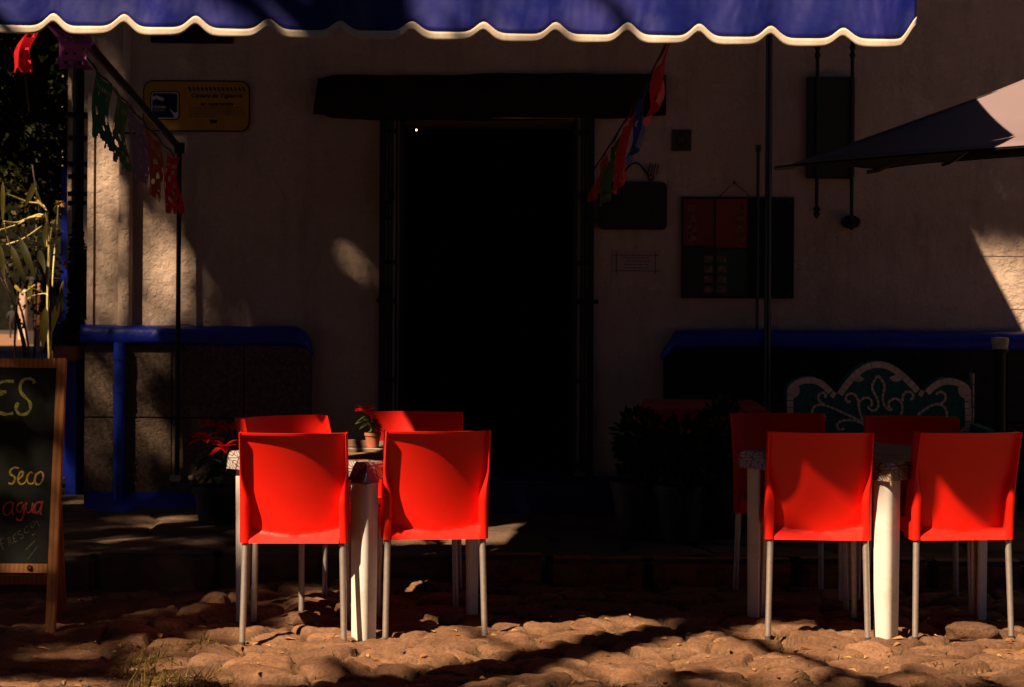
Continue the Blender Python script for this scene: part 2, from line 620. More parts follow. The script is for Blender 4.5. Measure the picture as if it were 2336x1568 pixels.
# signs
M['sign_yellow'] = simple('sign_yellow', (0.40, 0.21, 0.015), 0.5, 0.1, 5)
M['ink'] = simple('black_ink', (0.010, 0.009, 0.008), 0.5, 0.1)
M['sign_white'] = simple('sign_white', (0.60, 0.56, 0.50), 0.5, 0.1)
M['plate_navy'] = simple('enamel_navy', (0.006, 0.010, 0.05), 0.3, 0.1)
M['plaque'] = simple('dark_green_plaque', (0.014, 0.020, 0.016), 0.4, 0.3, 8)
M['notice'] = simple('aged_paper', (0.42, 0.30, 0.26), 0.8, 0.1, 6)
M['menu_red'] = simple('menu_red_page', (0.16, 0.016, 0.008), 0.5, 0.25, 9)
M['menu_orange'] = simple('menu_orange_page', (0.23, 0.030, 0.010), 0.5, 0.25, 9)
M['menu_green'] = simple('menu_green_page', (0.016, 0.055, 0.026), 0.5, 0.25, 9)
M['menu_black'] = simple('menu_black_page', (0.012, 0.012, 0.012), 0.5, 0.2, 9)
M['photo'] = simple('menu_photo', (0.16, 0.10, 0.06), 0.4, 0.9, 60)
M['tile_ceramic'] = simple('glazed_tile', (0.06, 0.055, 0.04), 0.3, 0.5, 30)
# bench
M['mosaic'] = simple('green_mosaic', (0.026, 0.13, 0.11), 0.55, 0.5, 60, spec=0.15, bump=0.4, bscale=80)
M['tessera'] = simple('cream_tile', (0.70, 0.56, 0.43), 0.35, 0.25, 22)
M['knob'] = simple('pale_stone', (0.40, 0.34, 0.26), 0.8, 0.3, 20, bump=0.4)
M['red_cloth'] = simple('red_cotton', (0.42, 0.018, 0.014), 0.85, 0.2, 8)
M['pot_dark'] = simple('dark_pot', (0.010, 0.009, 0.008), 0.6)
M['coat'] = simple('dark_coat', (0.014, 0.010, 0.009), 0.9)
M['skin'] = simple('skin', (0.28, 0.15, 0.10), 0.6)
M['lamp_glass'] = simple('lamp_glass', (0.05, 0.06, 0.06), 0.2)
M['far_white'] = simple('lime_wash', (0.66, 0.50, 0.38), 0.9, 0.2, 3, bump=0.3)
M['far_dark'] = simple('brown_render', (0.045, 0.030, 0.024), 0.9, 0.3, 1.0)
M['far_black'] = simple('near_black_render', (0.010, 0.010, 0.006), 0.95, 0.5, 3, spec=0.05)  # near-black colour keeps the sunlit end house a dark background
M['step_shaded_blue'] = simple('worn_shaded_blue', (0.004, 0.009, 0.085), 0.6, 0.5, 8, bump=0.4)  # the wall blue repeated darker: shade put into the step's colour
M['far_ochre'] = simple('ochre_render', (0.40, 0.20, 0.10), 0.9, 0.3, 2.0)


# ------------------------------------------------------------------ ground
def stones(x0, x1, y0, y1, res, cx, cy, seed, dome, hvar, edge, tiltv, jit=0.42):
    xs = np.arange(x0, x1 + res / 2, res)
    ys = np.arange(y0, y1 + res / 2, res)
    X, Y = np.meshgrid(xs, ys)
    r = np.random.default_rng(seed)
    ni, nj = int((x1 - x0) / cx) + 6, int((y1 - y0) / cy) + 6
    ox = r.uniform(-jit, jit, (nj, ni))
    oy = r.uniform(-jit, jit, (nj, ni))
    hh = r.uniform(-1, 1, (nj, ni))
    tx, ty = r.normal(0, tiltv, (nj, ni)), r.normal(0, tiltv, (nj, ni))
    # gentle warp so that the joints wander
    wx = 0.03 * np.sin(7.1 * Y + 2.3 * X) + 0.015 * np.sin(19 * X + 5 * Y)
    wy = 0.03 * np.sin(6.3 * X - 1.7 * Y) + 0.015 * np.sin(17 * Y - 7 * X)
    U, V = (X + wx - x0) / cx + 2, (Y + wy - y0) / cy + 2
    I, J = np.floor(U).astype(int), np.floor(V).astype(int)
    F1 = np.full(X.shape, 9.0)
    F2 = np.full(X.shape, 9.0)
    H = np.zeros_like(X)
    T = np.zeros_like(X)
    tt_ = np.random.default_rng(seed + 500).uniform(0, 1, (nj, ni))
    for dj in (-1, 0, 1):
        for di in (-1, 0, 1):
            i, j = np.clip(I + di, 0, ni - 1), np.clip(J + dj, 0, nj - 1)
            sx = i + 0.5 + ox[j, i] + 0.5 * (j % 2)* 0.0
            sy = j + 0.5 + oy[j, i]
            du, dv = (U - sx), (V - sy)
            d = np.sqrt(du ** 2 + dv ** 2)
            h = hh[j, i] * hvar + (du * cx) * tx[j, i] + (dv * cy) * ty[j, i]
            closer = d < F1
            F2 = np.where(closer, F1, np.minimum(F2, d))
            H = np.where(closer, h, H)
            T = np.where(closer, tt_[j, i], T)
            F1 = np.where(closer, d, F1)
    e = F2 - F1
    k = 1 - np.exp(-e / edge)
    Z = dome * k * (1 - 0.35 * F1 ** 2) + H * np.clip(e / (edge * 0.8), 0, 1)
    return X, Y, Z, np.clip(1 - e / (edge * 0.9), 0, 1), T


def fnoise(X, Y, s, seed):
    r = np.random.default_rng(seed)
    out = np.zeros_like(X)
    for o in range(5):
        for k in range(4):
            a = r.uniform(0, 2 * PI)
            f = s * 2 ** o * r.uniform(0.8, 1.3)
            out += np.sin(f * (X * math.cos(a) + Y * math.sin(a)) + r.uniform(0, 6.28)) * 0.5 ** o / 4
    return out


def sstep(a, b, x):
    t = np.clip((x - a) / (b - a), 0, 1)
    return t * t * (3 - 2 * t)


def height_sheet(name, X, Y, Z, gap, mat, tone=None):
    ny, nx = X.shape
    V = np.stack([X, Y, Z], -1).reshape(-1, 3)
    idx = np.arange(ny * nx).reshape(ny, nx)
    F = np.stack([idx[:-1, :-1], idx[:-1, 1:], idx[1:, 1:], idx[1:, :-1]], -1).reshape(-1, 4)
    o = fast_mesh(name, V, F, mat)
    at_ = o.data.attributes.new('gap', 'FLOAT', 'POINT')
    at_.data.foreach_set('value', gap.ravel().astype(np.float32))
    at_ = o.data.attributes.new('tone', 'FLOAT', 'POINT')
    at_.data.foreach_set('value', (np.full(X.shape, 0.5) if tone is None else tone).ravel().astype(np.float32))
    return o


X, Y, Z, G, T = stones(-3.6, 3.8, 6.9, 10.03, 0.0115, 0.215, 0.160, 11, 0.044, 0.013, 0.075, 0.085, 0.48)
soft = sstep(-1.75, -1.25, X + 0.25 * np.sin(3 * Y))           # the left side is worn flat
Z = Z * (0.22 + 0.78 * soft) + 0.012 * fnoise(X, Y, 2.0, 3) + 0.0075 * fnoise(X, Y, 13, 4) * (0.6 + 0.4 * soft) + 0.009 * np.abs(fnoise(X, Y, 27, 6)) + 0.004 * fnoise(X, Y, 70, 7)
Z -= 0.045
COB = (X, Y, Z)
cob = height_sheet('cobbled_ground', X, Y, Z, G * (0.25 + 0.75 * soft), M['cobble'], T)
tag(cob, kind='structure')


def ground_z(x, y):
    Xg, Yg, Zg = COB
    j = int(round((y - Yg[0, 0]) / 0.0115))
    i = int(round((x - Xg[0, 0]) / 0.0115))
    if 0 <= j < Zg.shape[0] and 0 <= i < Zg.shape[1]:
        return float(Zg[j, i])
    return -0.02


X, Y, Z, G, T = stones(3.81, 9.5, 6.0, 10.03, 0.04, 0.215, 0.160, 12, 0.038, 0.012, 0.10, 0.085, 0.48)
tag(height_sheet('bounce_cobbles', X, Y, Z - 0.045, G, M['cobble'], T), kind='structure')  # unseen cobbles added to bounce sunlight onto the right wall
X, Y, Z, G, T = stones(-3.9, 4.2, KERB + 0.01, 12.5, 0.016, 0.62, 0.42, 23, 0.022, 0.010, 0.055, 0.015)
Z += SW - 0.026 + 0.007 * fnoise(X, Y, 2.5, 8) + 0.0025 * fnoise(X, Y, 20, 9)
tag(height_sheet('pavement', X, Y, Z, G * 0.8, M['slab'], T), kind='structure')

# the wide ground: level square, and the side street that falls away behind the corner
gx = np.concatenate([np.linspace(-300, -30, 10), np.linspace(-24, 24, 33), np.linspace(30, 300, 10)])
gy = np.concatenate([np.linspace(-300, -20, 10), np.linspace(-14, 30, 45), np.linspace(35, 150, 24), np.linspace(170, 400, 6)])
GX, GY = np.meshgrid(gx, gy)
GZ = np.where(GY > 13, -0.09 - 0.026 * np.minimum(GY - 13, 110), -0.09) + 0.0 * GX
far = height_sheet('ground', GX, GY, GZ, np.zeros_like(GX), M['earth'])
tag(far, kind='structure')


def street_z_(y):
    return -0.09 - 0.026 * min(max(y - 13, 0), 110)


xs_, ys_ = np.linspace(-26, -8, 10), np.linspace(62, 100, 20)
RX, RY = np.meshgrid(xs_, ys_)
tag(height_sheet('sunlit_road', RX, RY, np.vectorize(street_z_)(RY) + 0.012, np.zeros_like(RX), M['sunlit_road']), kind='structure')


def street_z(y):
    return -0.09 - 0.026 * min(max(y - 13, 0), 110)


# kerb: left of the corner bare stones, in front of the door painted ochre
mbk = MB()
x = -3.9
while x < 4.2:
    w = random.uniform(0.42, 0.75)
    dz, dy = random.uniform(-0.015, 0.006), random.uniform(-0.015, 0.012)
    mi = 1 if x + w / 2 > -0.42 else 0
    mbk.box(x + 0.006, x + w - 0.006, KERB - 0.09 + dy, KERB + 0.055, -0.09, SW + 0.008 + dz, mi)
    x += w
kb = mbk.build('kerb', [M['kerbstone'], M['ochre']], bevel=0.022, seg=3)
tag(kb, kind='structure')

# ------------------------------------------------------------------ the corner building
bld = thing('corner_building', 'white plastered corner building with a dark doorway, black timber lintel and blue-topped stone base', 'building', (0, WALL, 0))


def bpart(mb, name, mat, parent=None, **kw):
    """mesh given in world coordinates, hung under the building"""
    o = mb.build(name, mat, **kw)
    o.data.transform(Matrix.Translation((0, -WALL, 0)))
    o.parent = parent or bld
    return o


def sub(o, name, mb, mat, **kw):
    c = mb.build(name, mat, **kw)
    c.data.transform(Matrix.Translation((0, -WALL, 0)))
    c.parent = o
    return c


XL, XR = W(207, 700).x, 5.6
DL, DR = W(909, 600).x, W(1312, 600).x
DT, DB = W(1100, 270).z, 0.285
TH = 1.1
HT = 6.2
mb = MB()
mb.box(XL, DL, WALL, WALL + TH, SW - 0.2, HT)
mb.box(DR, XR, WALL, WALL + TH, SW - 0.2, HT)
mb.box(DL, DR, WALL, WALL + TH, DT, HT)
wall = bpart(mb, 'front_wall', M['plaster'], smooth=False)
# faint coursing joints on the right and the proud strip at the corner
mb = MB()
p0 = W(207, 60)
mb.box(p0.x - 0.012, p0.x + 0.03, WALL - 0.012, WALL + 0.2, SW, HT)
bpart(mb, 'corner_strip', M['plaster'], bevel=0.006)
mb = MB()
for a, b, yy in ((2190, 2640, 462), (2170, 2660, 582), (2085, 2700, 702)):
    q0, q1 = W(a, yy), W(b, yy)
    mb.box(q0.x, q1.x, WALL - 0.003, WALL + 0.01, q0.z - 0.004, q0.z + 0.004)
bpart(mb, 'plaster_joint', M['plaster'])
# jambs and the dark room behind the doorway
mb = MB()
mb.box(DL - 0.004, DL + 0.004, WALL + 0.004, WALL + TH, DB, DT)
bpart(mb, 'jamb', M['jamb'], smooth=False)
mb = MB()
mb.box(DR - 0.004, DR + 0.004, WALL + 0.004, WALL + TH, DB, DT)
bpart(mb, 'jamb', M['jamb'], smooth=False)
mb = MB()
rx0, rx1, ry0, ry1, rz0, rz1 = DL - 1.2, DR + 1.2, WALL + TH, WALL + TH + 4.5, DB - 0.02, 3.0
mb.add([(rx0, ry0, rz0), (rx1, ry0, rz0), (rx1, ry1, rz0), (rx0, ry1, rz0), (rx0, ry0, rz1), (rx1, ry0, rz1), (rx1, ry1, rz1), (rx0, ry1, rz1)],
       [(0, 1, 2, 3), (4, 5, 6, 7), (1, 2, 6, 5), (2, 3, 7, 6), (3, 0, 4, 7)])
bpart(mb, 'interior_room', M['dull_black'], smooth=False)
mb = MB()
mb.box(DL - 0.16, DR + 0.34, WALL - 0.30, WALL + TH, SW - 0.05, DB)
bpart(mb, 'door_step', M['step_shaded_blue'], bevel=0.02, seg=3)
# a hewn beam over the door
mb = MB()
q0, q1 = W(722, 165), W(1518, 275)
nseg, nr = 46, 14
vs = []
for i in range(nseg + 1):
    t = i / nseg
    xx = q0.x + (q1.x - q0.x) * t
    for k in range(nr):
        a = 2 * PI * k / nr
        c, s = math.cos(a), math.sin(a)
        rr = 1 / max(abs(c), abs(s))
        rr = min(rr, 1.2)
        nz = mnoise.noise(Vector((xx * 3, c, s * 2))) * 0.018
        zc = (q0.z + q1.z) / 2 + 0.008 * math.sin(xx * 2.3)
        hz = (q0.z - q1.z) / 2 * (1 - 0.10 * (t < 0.03) - 0.06 * math.exp(-t / 0.06) - 0.05 * math.exp(-(1 - t) / 0.02))
        vs.append((xx + (0.018 * s if i in (0,) else 0), WALL + 0.04 + c * rr * 0.10 + nz, zc + s * rr * hz + nz))
fs = [(i * nr + k, i * nr + (k + 1) % nr, (i + 1) * nr + (k + 1) % nr, (i + 1) * nr + k) for i in range(nseg) for k in range(nr)]
fs += [tuple(range(nr)), tuple(nseg * nr + k for k in range(nr))]
mb.add(vs, fs)
bpart(mb, 'lintel', M['old_beam'])

# plinths with the blue painted roll on top
def roll(x0, x1, z0, z1, proud, name, endround):
    mb = MB()
    prof = []
    for k in range(13):
        a = -PI / 2 + PI * k / 12
        ca, sa = math.cos(a), math.sin(a)
        prof.append((abs(ca) ** 0.55 * proud * (0.9 - 0.1 * sa), (z0 + z1) / 2 + math.copysign(abs(sa) ** 0.7, sa) * (z1 - z0) / 2))
    n = 60
    vs, fs = [], []
    for i in range(n + 1):
        t = i / n
        xx = x0 + (x1 - x0) * t
        d = min(1.0, (xx - x0 + 0.001) / 0.12) if endround == 'left' else min(1.0, (x1 - xx + 0.001) / 0.12)
        sc = math.sqrt(max(0.02, 1 - (1 - d) ** 2))
        for pr, pz in prof:
            wob = 0.006 * mnoise.noise(Vector((xx * 5, pz * 9, 1.3)))
            drop = (1 - sc) * (pz - z0 + 0.1) * 0.75
            vs.append((xx, WALL - 0.02 - pr * (0.35 + 0.65 * sc) - wob, pz - drop + wob))
    m_ = len(prof)
    for i in range(n):
        for k in range(m_ - 1):
            fs.append((i * m_ + k, i * m_ + k + 1, (i + 1) * m_ + k + 1, (i + 1) * m_ + k))
    fs.append(tuple(range(m_)))
    fs.append(tuple(n * m_ + k for k in range(m_)))
    mb.add(vs, fs)
    return bpart(mb, name, M['blue'], angle=60)


zl1, zl0 = W(210, 741).z, W(210, 787).z
zr1, zr0 = W(1900, 753).z, W(1900, 799).z
roll(XL - 0.04, W(716, 760).x, zl0, zl1, 0.10, 'blue_moulding', 'right')
roll(W(1507, 760).x, XR, zr0, zr1, 0.10, 'blue_moulding', 'left')


def blocks(x0, x1, z0, z1, cuts, zcut, proud, mat, name):
    mb = MB()
    xs = [x0] + cuts + [x1]
    for zi, (a, b) in enumerate(((z0, zcut), (zcut, z1))):
        for i in range(len(xs) - 1):
            off = 0.0 if zi else 0.004
            mb.box(xs[i] + 0.0015, xs[i + 1] - 0.0015, WALL - proud - off, WALL + 0.1, a + 0.0025, b - 0.0025)
    return bpart(mb, name, mat, bevel=0.004, seg=2)


blocks(XL - 0.02, W(712, 900).x, SW - 0.05, zl0 + 0.012, [W(397, 900).x, W(560, 900).x], W(300, 951).z, 0.07, M['tooled'], 'stone_plinth')
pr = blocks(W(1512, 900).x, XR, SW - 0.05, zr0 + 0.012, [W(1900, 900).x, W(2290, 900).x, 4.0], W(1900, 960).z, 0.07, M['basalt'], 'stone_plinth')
pr['label'] = 'nearly black stone base right of the door'
# blue skirting fillet splayed onto the pavement
mb = MB()
xa, xb = W(205, 1100).x, W(462, 1100).x
vs = []
for i in range(31):
    t = i / 30
    xx = xa + (xb - xa) * t
    e = 1 - 0.75 * (t > 0.9) * ((t - 0.9) / 0.1)
    w_ = mnoise.noise(Vector((xx * 6, 0.3, 0)))
    vs += [(xx, WALL - 0.062, SW + 0.080 * e + 0.012 * w_), (xx, WALL - 0.12, SW + 0.035 * e + 0.008 * w_), (xx, WALL - 0.24 * e + 0.02 * w_, SW - 0.02)]
mb.add(vs, [(3 * i + k, 3 * i + k + 1, 3 * i + 4 + k, 3 * i + 3 + k) for i in range(30) for k in (0, 1)])
bpart(mb, 'blue_skirting', M['blue'])
# rain pipe: cream above the moulding, blue below
pc = W(289, 500)
mb = MB()
ztop = W(289, 290).z
mb.tube([(pc.x, WALL - 0.035, zl1 - 0.01), (pc.x, WALL - 0.035, ztop)], 0.040, 18)
mb.tube([(pc.x, WALL - 0.035, ztop), (pc.x, WALL - 0.035, ztop + 0.05)], 0.046, 18)
mb.tube([(pc.x, WALL - 0.012, ztop + 0.05), (pc.x, WALL - 0.012, HT - 0.2)], 0.022, 12)
pipe = bpart(mb, 'rain_pipe', M['plaster'])
mb = MB()
mb.box(pc.x - 0.075, pc.x + 0.062, WALL - 0.082, WALL - 0.07, ztop - 0.045, ztop - 0.035)
sub(pipe, 'pipe_clip', mb, M['iron'])
mb = MB()
mb.tube([(pc.x - 0.015, WALL - 0.11, SW - 0.02), (pc.x - 0.015, WALL - 0.11, zl0 + 0.02)], 0.034, 16)
for zz in (W(290, 885).z, W(290, 810).z):
    mb.tube([(pc.x - 0.015, WALL - 0.11, zz - 0.02), (pc.x - 0.015, WALL - 0.11, zz + 0.02)], 0.038, 16)
low = bpart(mb, 'rain_pipe', M['blue'])
low['label'] = 'blue lower length of the rain pipe'
# folded iron gates either side of the door
for side in (0, 1):
    mb = MB()
    def gx_(px):
        return W(px, 600).x
    if side == 0:
        posts, bars = [(866, 880)], [886.5, 894, 905]
    else:
        posts, bars = [(1340, 1354)], [1333.5, 1326, 1314]
    for a, b in posts:
        mb.box(gx_(a), gx_(b), WALL - 0.05, WALL - 0.012, DB, DT - 0.002)
    for bx_ in bars:
        mb.tube([(gx_(bx_), WALL - 0.03, DB + 0.02), (gx_(bx_), WALL - 0.03, DT - 0.002)], 0.0072, 8)
    lo_, hi_ = min(gx_(bars[0]), gx_(posts[0][0]), gx_(bars[2])), max(gx_(bars[0]), gx_(posts[0][1]), gx_(bars[2]))
    for yy in (300, 598, 686, 866, 1060):
        zz = W(900, yy).z
        mb.box(lo_, hi_, WALL - 0.038, WALL - 0.022, zz - 0.012, zz + 0.012)
    zz = W(900, 447).z
    mb.lathe([(0.004, -0.035), (0.016, -0.015), (0.008, -0.006), (0.024, 0), (0.008, 0.006), (0.016, 0.015), (0.004, 0.035)], (gx_(bars[1]), WALL - 0.03, zz), 10)
    zz = W(900, 480).z
    ring = [(gx_(bars[0]) + 0.020 * math.cos(2 * PI * k / 18), WALL - 0.03, zz + 0.055 * math.sin(2 * PI * k / 18)) for k in range(19)]
    mb.tube(ring, 0.006, 6)
    gate = bpart(mb, 'iron_gate', M['iron'])
    mb = MB()
    z0_, z1_ = W(900, 770).z, W(900, 655).z
    xm = gx_(873) if side == 0 else gx_(1330)
    mb.box(xm, xm + 0.055, WALL - 0.07, WALL - 0.052, z0_, z1_)
    mb.box(xm - 0.03, xm + 0.085, WALL - 0.076, WALL - 0.060, W(900, 690).z, W(900, 680).z)
    sub(gate, 'lock_plate', mb, M['iron'], bevel=0.003)
# side facade that runs back along the street
SD = Vector((-0.212, 1.0, 0)).normalized()
SN = Vector((-SD.y, SD.x, 0))            # out of the facade, to the street


def side(t, out, z):
    p = Vector((XL, WALL + 0.02, 0)) + SD * t + SN * out
    return (p.x, p.y, z)


def sbox(mb, t0, t1, o0, o1, z0, z1):
    vs = [side(t0, o0, z0), side(t1, o0, z0), side(t1, o1, z0), side(t0, o1, z0), side(t0, o0, z1), side(t1, o0, z1), side(t1, o1, z1), side(t0, o1, z1)]
    mb.add(vs, [(0, 3, 2, 1), (4, 5, 6, 7), (0, 1, 5, 4), (1, 2, 6, 5), (2, 3, 7, 6), (3, 0, 4, 7)])


mb = MB()
sbox(mb, 0.02, 11, -0.4, -0.02, -0.8, HT)
bpart(mb, 'side_wall', M['plaster'], smooth=False)
mb = MB()
sbox(mb, 2.2, 2.5, -0.02, 0.10, -0.3, HT)
sbox(mb, 3.4, 3.7, -0.02, 0.12, -0.3, HT)
bpart(mb, 'window_surround', M['plaster'], bevel=0.015)
mb = MB()
sbox(mb, 5.2, 6.4, -0.02, 0.16, -0.3, 2.2)
bpart(mb, 'blue_door_frame', M['blue'], bevel=0.01)
mb = MB()
for t0 in (0.7, 4.2):
    mb = MB()
    sbox(mb, t0, t0 + 0.35, -0.02, 0.10 + 0.02 * t0, -0.3, zl0)
    bpart(mb, 'blue_side_base', M['blue'], bevel=0.02)
mb = MB()
mb.tube([side(0.9, 0.07, -0.1), side(0.9, 0.07, 4.5)], 0.035, 12)
for px_, yy in ((0, 240), (0, 297), (0, 360), (0, 391), (0, 433), (0, 456)):
    zz = W(190, yy).z
    sbox(mb, 0.8, 1.05, 0.0, 0.13 + 0.02 * (yy == 240), zz - 0.012, zz + 0.012)
bpart(mb, 'side_pipe', M['iron'])
mb = MB()
mb.box(XL - 3.0, XR + 0.2, WALL - 0.12, WALL + 7, HT, HT + 0.3)
bpart(mb, 'roof', M['terracotta'])

# ------------------------------------------------------------------ lamp glowing far inside the doorway
lp = at(950, 297, WALL + 2.6)
lampo = thing('pendant_bulb', 'tiny lit bulb glowing high up in the dark doorway', 'lamp', lp)
m = Mat('lit_filament')
m.p.inputs['Emission Color'].default_value = (1, 0.6, 0.3, 1)
m.p.inputs['Emission Strength'].default_value = 5.0
mb = MB()
mb.lathe([(0.001, -0.006), (0.004, -0.003), (0.0045, 0.0), (0.003, 0.005), (0.002, 0.012)], (0, 0, 0), 12)
mb.build('bulb', m.m, lampo)
mb = MB()
mb.tube([(0, 0, 0.012), (0, 0, 3.0 - lp.z)], 0.003, 6)
mb.build('cord', M['iron'], lampo)

# ------------------------------------------------------------------ awning
AF = 7.60                                       # depth of the front edge
AX0, AX1 = -1.835, at(2089, 60, AF).x
ZTL, ZTR = 2.700, 2.705                         # front bar, it sags to the right
ZBL, ZBR = at(0, 76, AF).z - 0.001, at(2060, 111, AF).z
ZWALL = 3.80
awn = thing('awning', 'blue vinyl shop awning with scalloped cream-edged valance over the pavement', 'awning', (0, AF, 0))


def apart(mb, name, mat, parent=None, **kw):
    o = mb.build(name, mat, **kw)
    o.data.transform(Matrix.Translation((0, -AF, 0)))
    o.parent = parent or awn
    return o


PER = 164.0 * AF / FPX
PK0 = at(120, 60, AF).x
def scallop(x):
    p = ((x - PK0) / PER + 0.5) % 1.0 - 0.5
    amp = 0.042 + 0.005 * math.sin(x * 3.1)
    z = ZBL + (ZBR - ZBL) * (x - AX0) / (AX1 - AX0)
    lift = amp * math.exp(-(abs(p) / 0.15) ** 1.9) + 0.010 * abs(2 * p) ** 3 * 0
    # the last scallop turns up at the free corner
    lift += 0.045 * max(0, (x - (AX1 - 0.055)) / 0.055) ** 1.3
    return z + lift


def vy(x, z):
    return AF + 0.010 * mnoise.noise(Vector((x * 3.3 + z * 2.2, z * 1.6, 0.4))) + 0.010 * math.sin(x * 7.0 + 1) + 0.006 * math.sin(x * 19 + z * 6) + 0.012 * math.cos((x - PK0) / PER * 2 * PI) * max(0, (2.5 - z) / 0.3)


nx = 300
mb = MB()
rows = 14
Pf = np.zeros((rows + 1, nx + 1, 3))
for i in range(nx + 1):
    x = AX0 + (AX1 - AX0) * i / nx
    zt = ZTL + (ZTR - ZTL) * i / nx
    zb = scallop(x) + 0.020
    for j in range(rows + 1):
        z = zt + (zb - zt) * j / rows
        Pf[j, i] = (x, vy(x, z), z)
mb.grid(Pf)
val = apart(mb, 'valance', M['vinyl'])
val.modifiers.new('thickness', 'SOLIDIFY').thickness = 0.003
mb = MB()
Pb = np.zeros((4, nx + 1, 3))
for i in range(nx + 1):
    x = AX0 + (AX1 - AX0) * i / nx
    zb = scallop(x)
    for j in range(4):
        z = zb + 0.0295 * (1 - j / 3)
        Pb[j, i] = (x, vy(x, z) - 0.0065, z)
mb.grid(Pb)
tr_ = apart(mb, 'binding', M['binding'], parent=val)
tr_.modifiers.new('thickness', 'SOLIDIFY').thickness = -0.002
mb = MB()
Pr = np.zeros((25, 41, 3))
for j in range(25):
    t = j / 24
    for i in range(41):
        s_ = i / 40
        x = AX0 + (AX1 - AX0) * s_
        zt = ZTL + (ZTR - ZTL) * s_
        Pr[j, i] = (x, AF + (WALL - 0.05 - AF) * t, zt + (ZWALL - zt) * t - 0.05 * math.sin(PI * t))
mb.grid(Pr)
roof = apart(mb, 'canopy', M['vinyl'])
roof.modifiers.new('thickness', 'SOLIDIFY').thickness = 0.004
mb = MB()
mb.tube([(AX0, AF + 0.03, ZTL - 0.03), (AX1, AF + 0.03, ZTR - 0.03)], 0.022, 12)
apart(mb, 'front_bar', M['iron'])
hl = W(415, 340)
mb = MB()
mb.tube([(hl.x, WALL - 0.09, hl.z), (hl.x - 0.01, AF + 0.05, ZTL - 0.03)], 0.020, 10)
mb.lathe([(0.03, -0.03), (0.03, 0.03)], (hl.x, WALL - 0.09, hl.z), 12)
apart(mb, 'arm', M['iron'])
mb = MB()
b0 = W(408, 1085)
mb.tube([(hl.x, WALL - 0.09, hl.z), (b0.x + 0.008, WALL - 0.12, b0.z)], 0.0135, 10)
rod = apart(mb, 'wall_rod', M['iron'])
mb = MB()
mb.box(b0.x - 0.03, b0.x + 0.03, WALL - 0.14, WALL - 0.07, b0.z - 0.02, b0.z + 0.015)
apart(mb, 'bracket', M['knob'], parent=rod, bevel=0.006)
mb = MB()
mb.box(b0.x + 0.07, b0.x + 0.10, WALL - 0.12, WALL - 0.07, b0.z - 0.015, b0.z + 0.012)
apart(mb, 'bracket', M['knob'], parent=rod, bevel=0.006)
hr = W(1745, 600)
mb = MB()
mb.tube([(hr.x, WALL - 0.14, SW), (hr.x, WALL - 0.14, 3.62)], 0.019, 10)
rod2 = apart(mb, 'wall_rod', M['green_post'])
mb = MB()
hx = W(1727, 340)
mb.tube([(hx.x, WALL - 0.06, SW + 0.4), (hx.x, WALL - 0.06, hx.z)], 0.009, 8)
mb.lathe([(0.016, -0.02), (0.016, 0.02)], (hx.x, WALL - 0.06, hx.z), 10)
apart(mb, 'crank_rod', M['green_post'])

# ------------------------------------------------------------------ cut-paper garlands
def picado(name, label, mat, a, b, drop, seed, sway=(0, 0, 0), curl=0.02, fringe=True, density=1.0, group='cut-paper flags on the strings', twist=0.0):
    """a, b: the ends of the top edge; the sheet hangs down from there"""
    r = random.Random(seed)
    a, b = Vector(a), Vector(b)
    o = thing(name, label, 'paper flag', (a + b) / 2, 0, group)
    c = (a + b) / 2
    U = (b - a)
    nrm = Vector((U.y, -U.x, 0)).normalized()
    nx, ny = 34, 44
    P = np.zeros((ny + 1, nx + 1, 3))
    ph = r.uniform(0, 6)
    for j in range(ny + 1):
        v = j / ny
        for i in range(nx + 1):
            u = i / nx
            sq = 1 - 0.30 * twist * v
            p = a + U * (0.5 + (u - 0.5) * sq) + Vector((0, 0, -drop * v))
            p += Vector(sway) * v ** 1.5
            p += nrm * (curl * (math.sin(u * 9 + ph + v * 3) * (0.3 + v) + 0.6 * math.sin(v * 7 + ph)))
            p.z -= 0.02 * math.sin(PI * u) * (1 - v)
            P[j, i] = p - c
    k1, k2 = r.choice([(5, 6), (4, 7), (6, 5)]), r.uniform(0, 1)

    def keep(u, v):
        if v < 0.10 or u < 0.05 or u > 0.95:
            if not (fringe and v > 0.9):
                return True
        s_ = abs(u - 0.5) * 2
        if fringe and v > 0.86:
            q = (u * 5) % 1.0
            return v < 0.86 + 0.14 * math.sqrt(max(0, 1 - (2 * q - 1) ** 2))
        if 0.10 < v < 0.16:
            return ((u * 12) % 1) > 0.45 * density
        d = math.hypot(s_ * 0.7, v - 0.5)
        f = math.sin(s_ * k1[0] * 2.1 + k2 * 3) * math.sin(v * k1[1] * 4.1 + k2 * 5) + 0.6 * math.sin(d * 24 + k2 * 6)
        return f < 1.15 - 0.55 * density
    mb = MB()
    mb.grid(P, keep=keep)
    mb.build('sheet', mat, o, fix=False)
    mb = MB()
    mb.tube([a - c + Vector((0, 0, 0.012)), Vector((0, 0, -0.008)), b - c + Vector((0, 0, 0.012))], 0.003, 5)
    mb.build('glued_hem', mat, o)
    return o


def arm_pt(D, dz=-0.06, dx=-0.015):
    return Vector((hl.x + dx, D, hl.z + (ZTL - 0.03 - hl.z) * (WALL - 0.09 - D) / (WALL - 0.09 - AF) + dz))


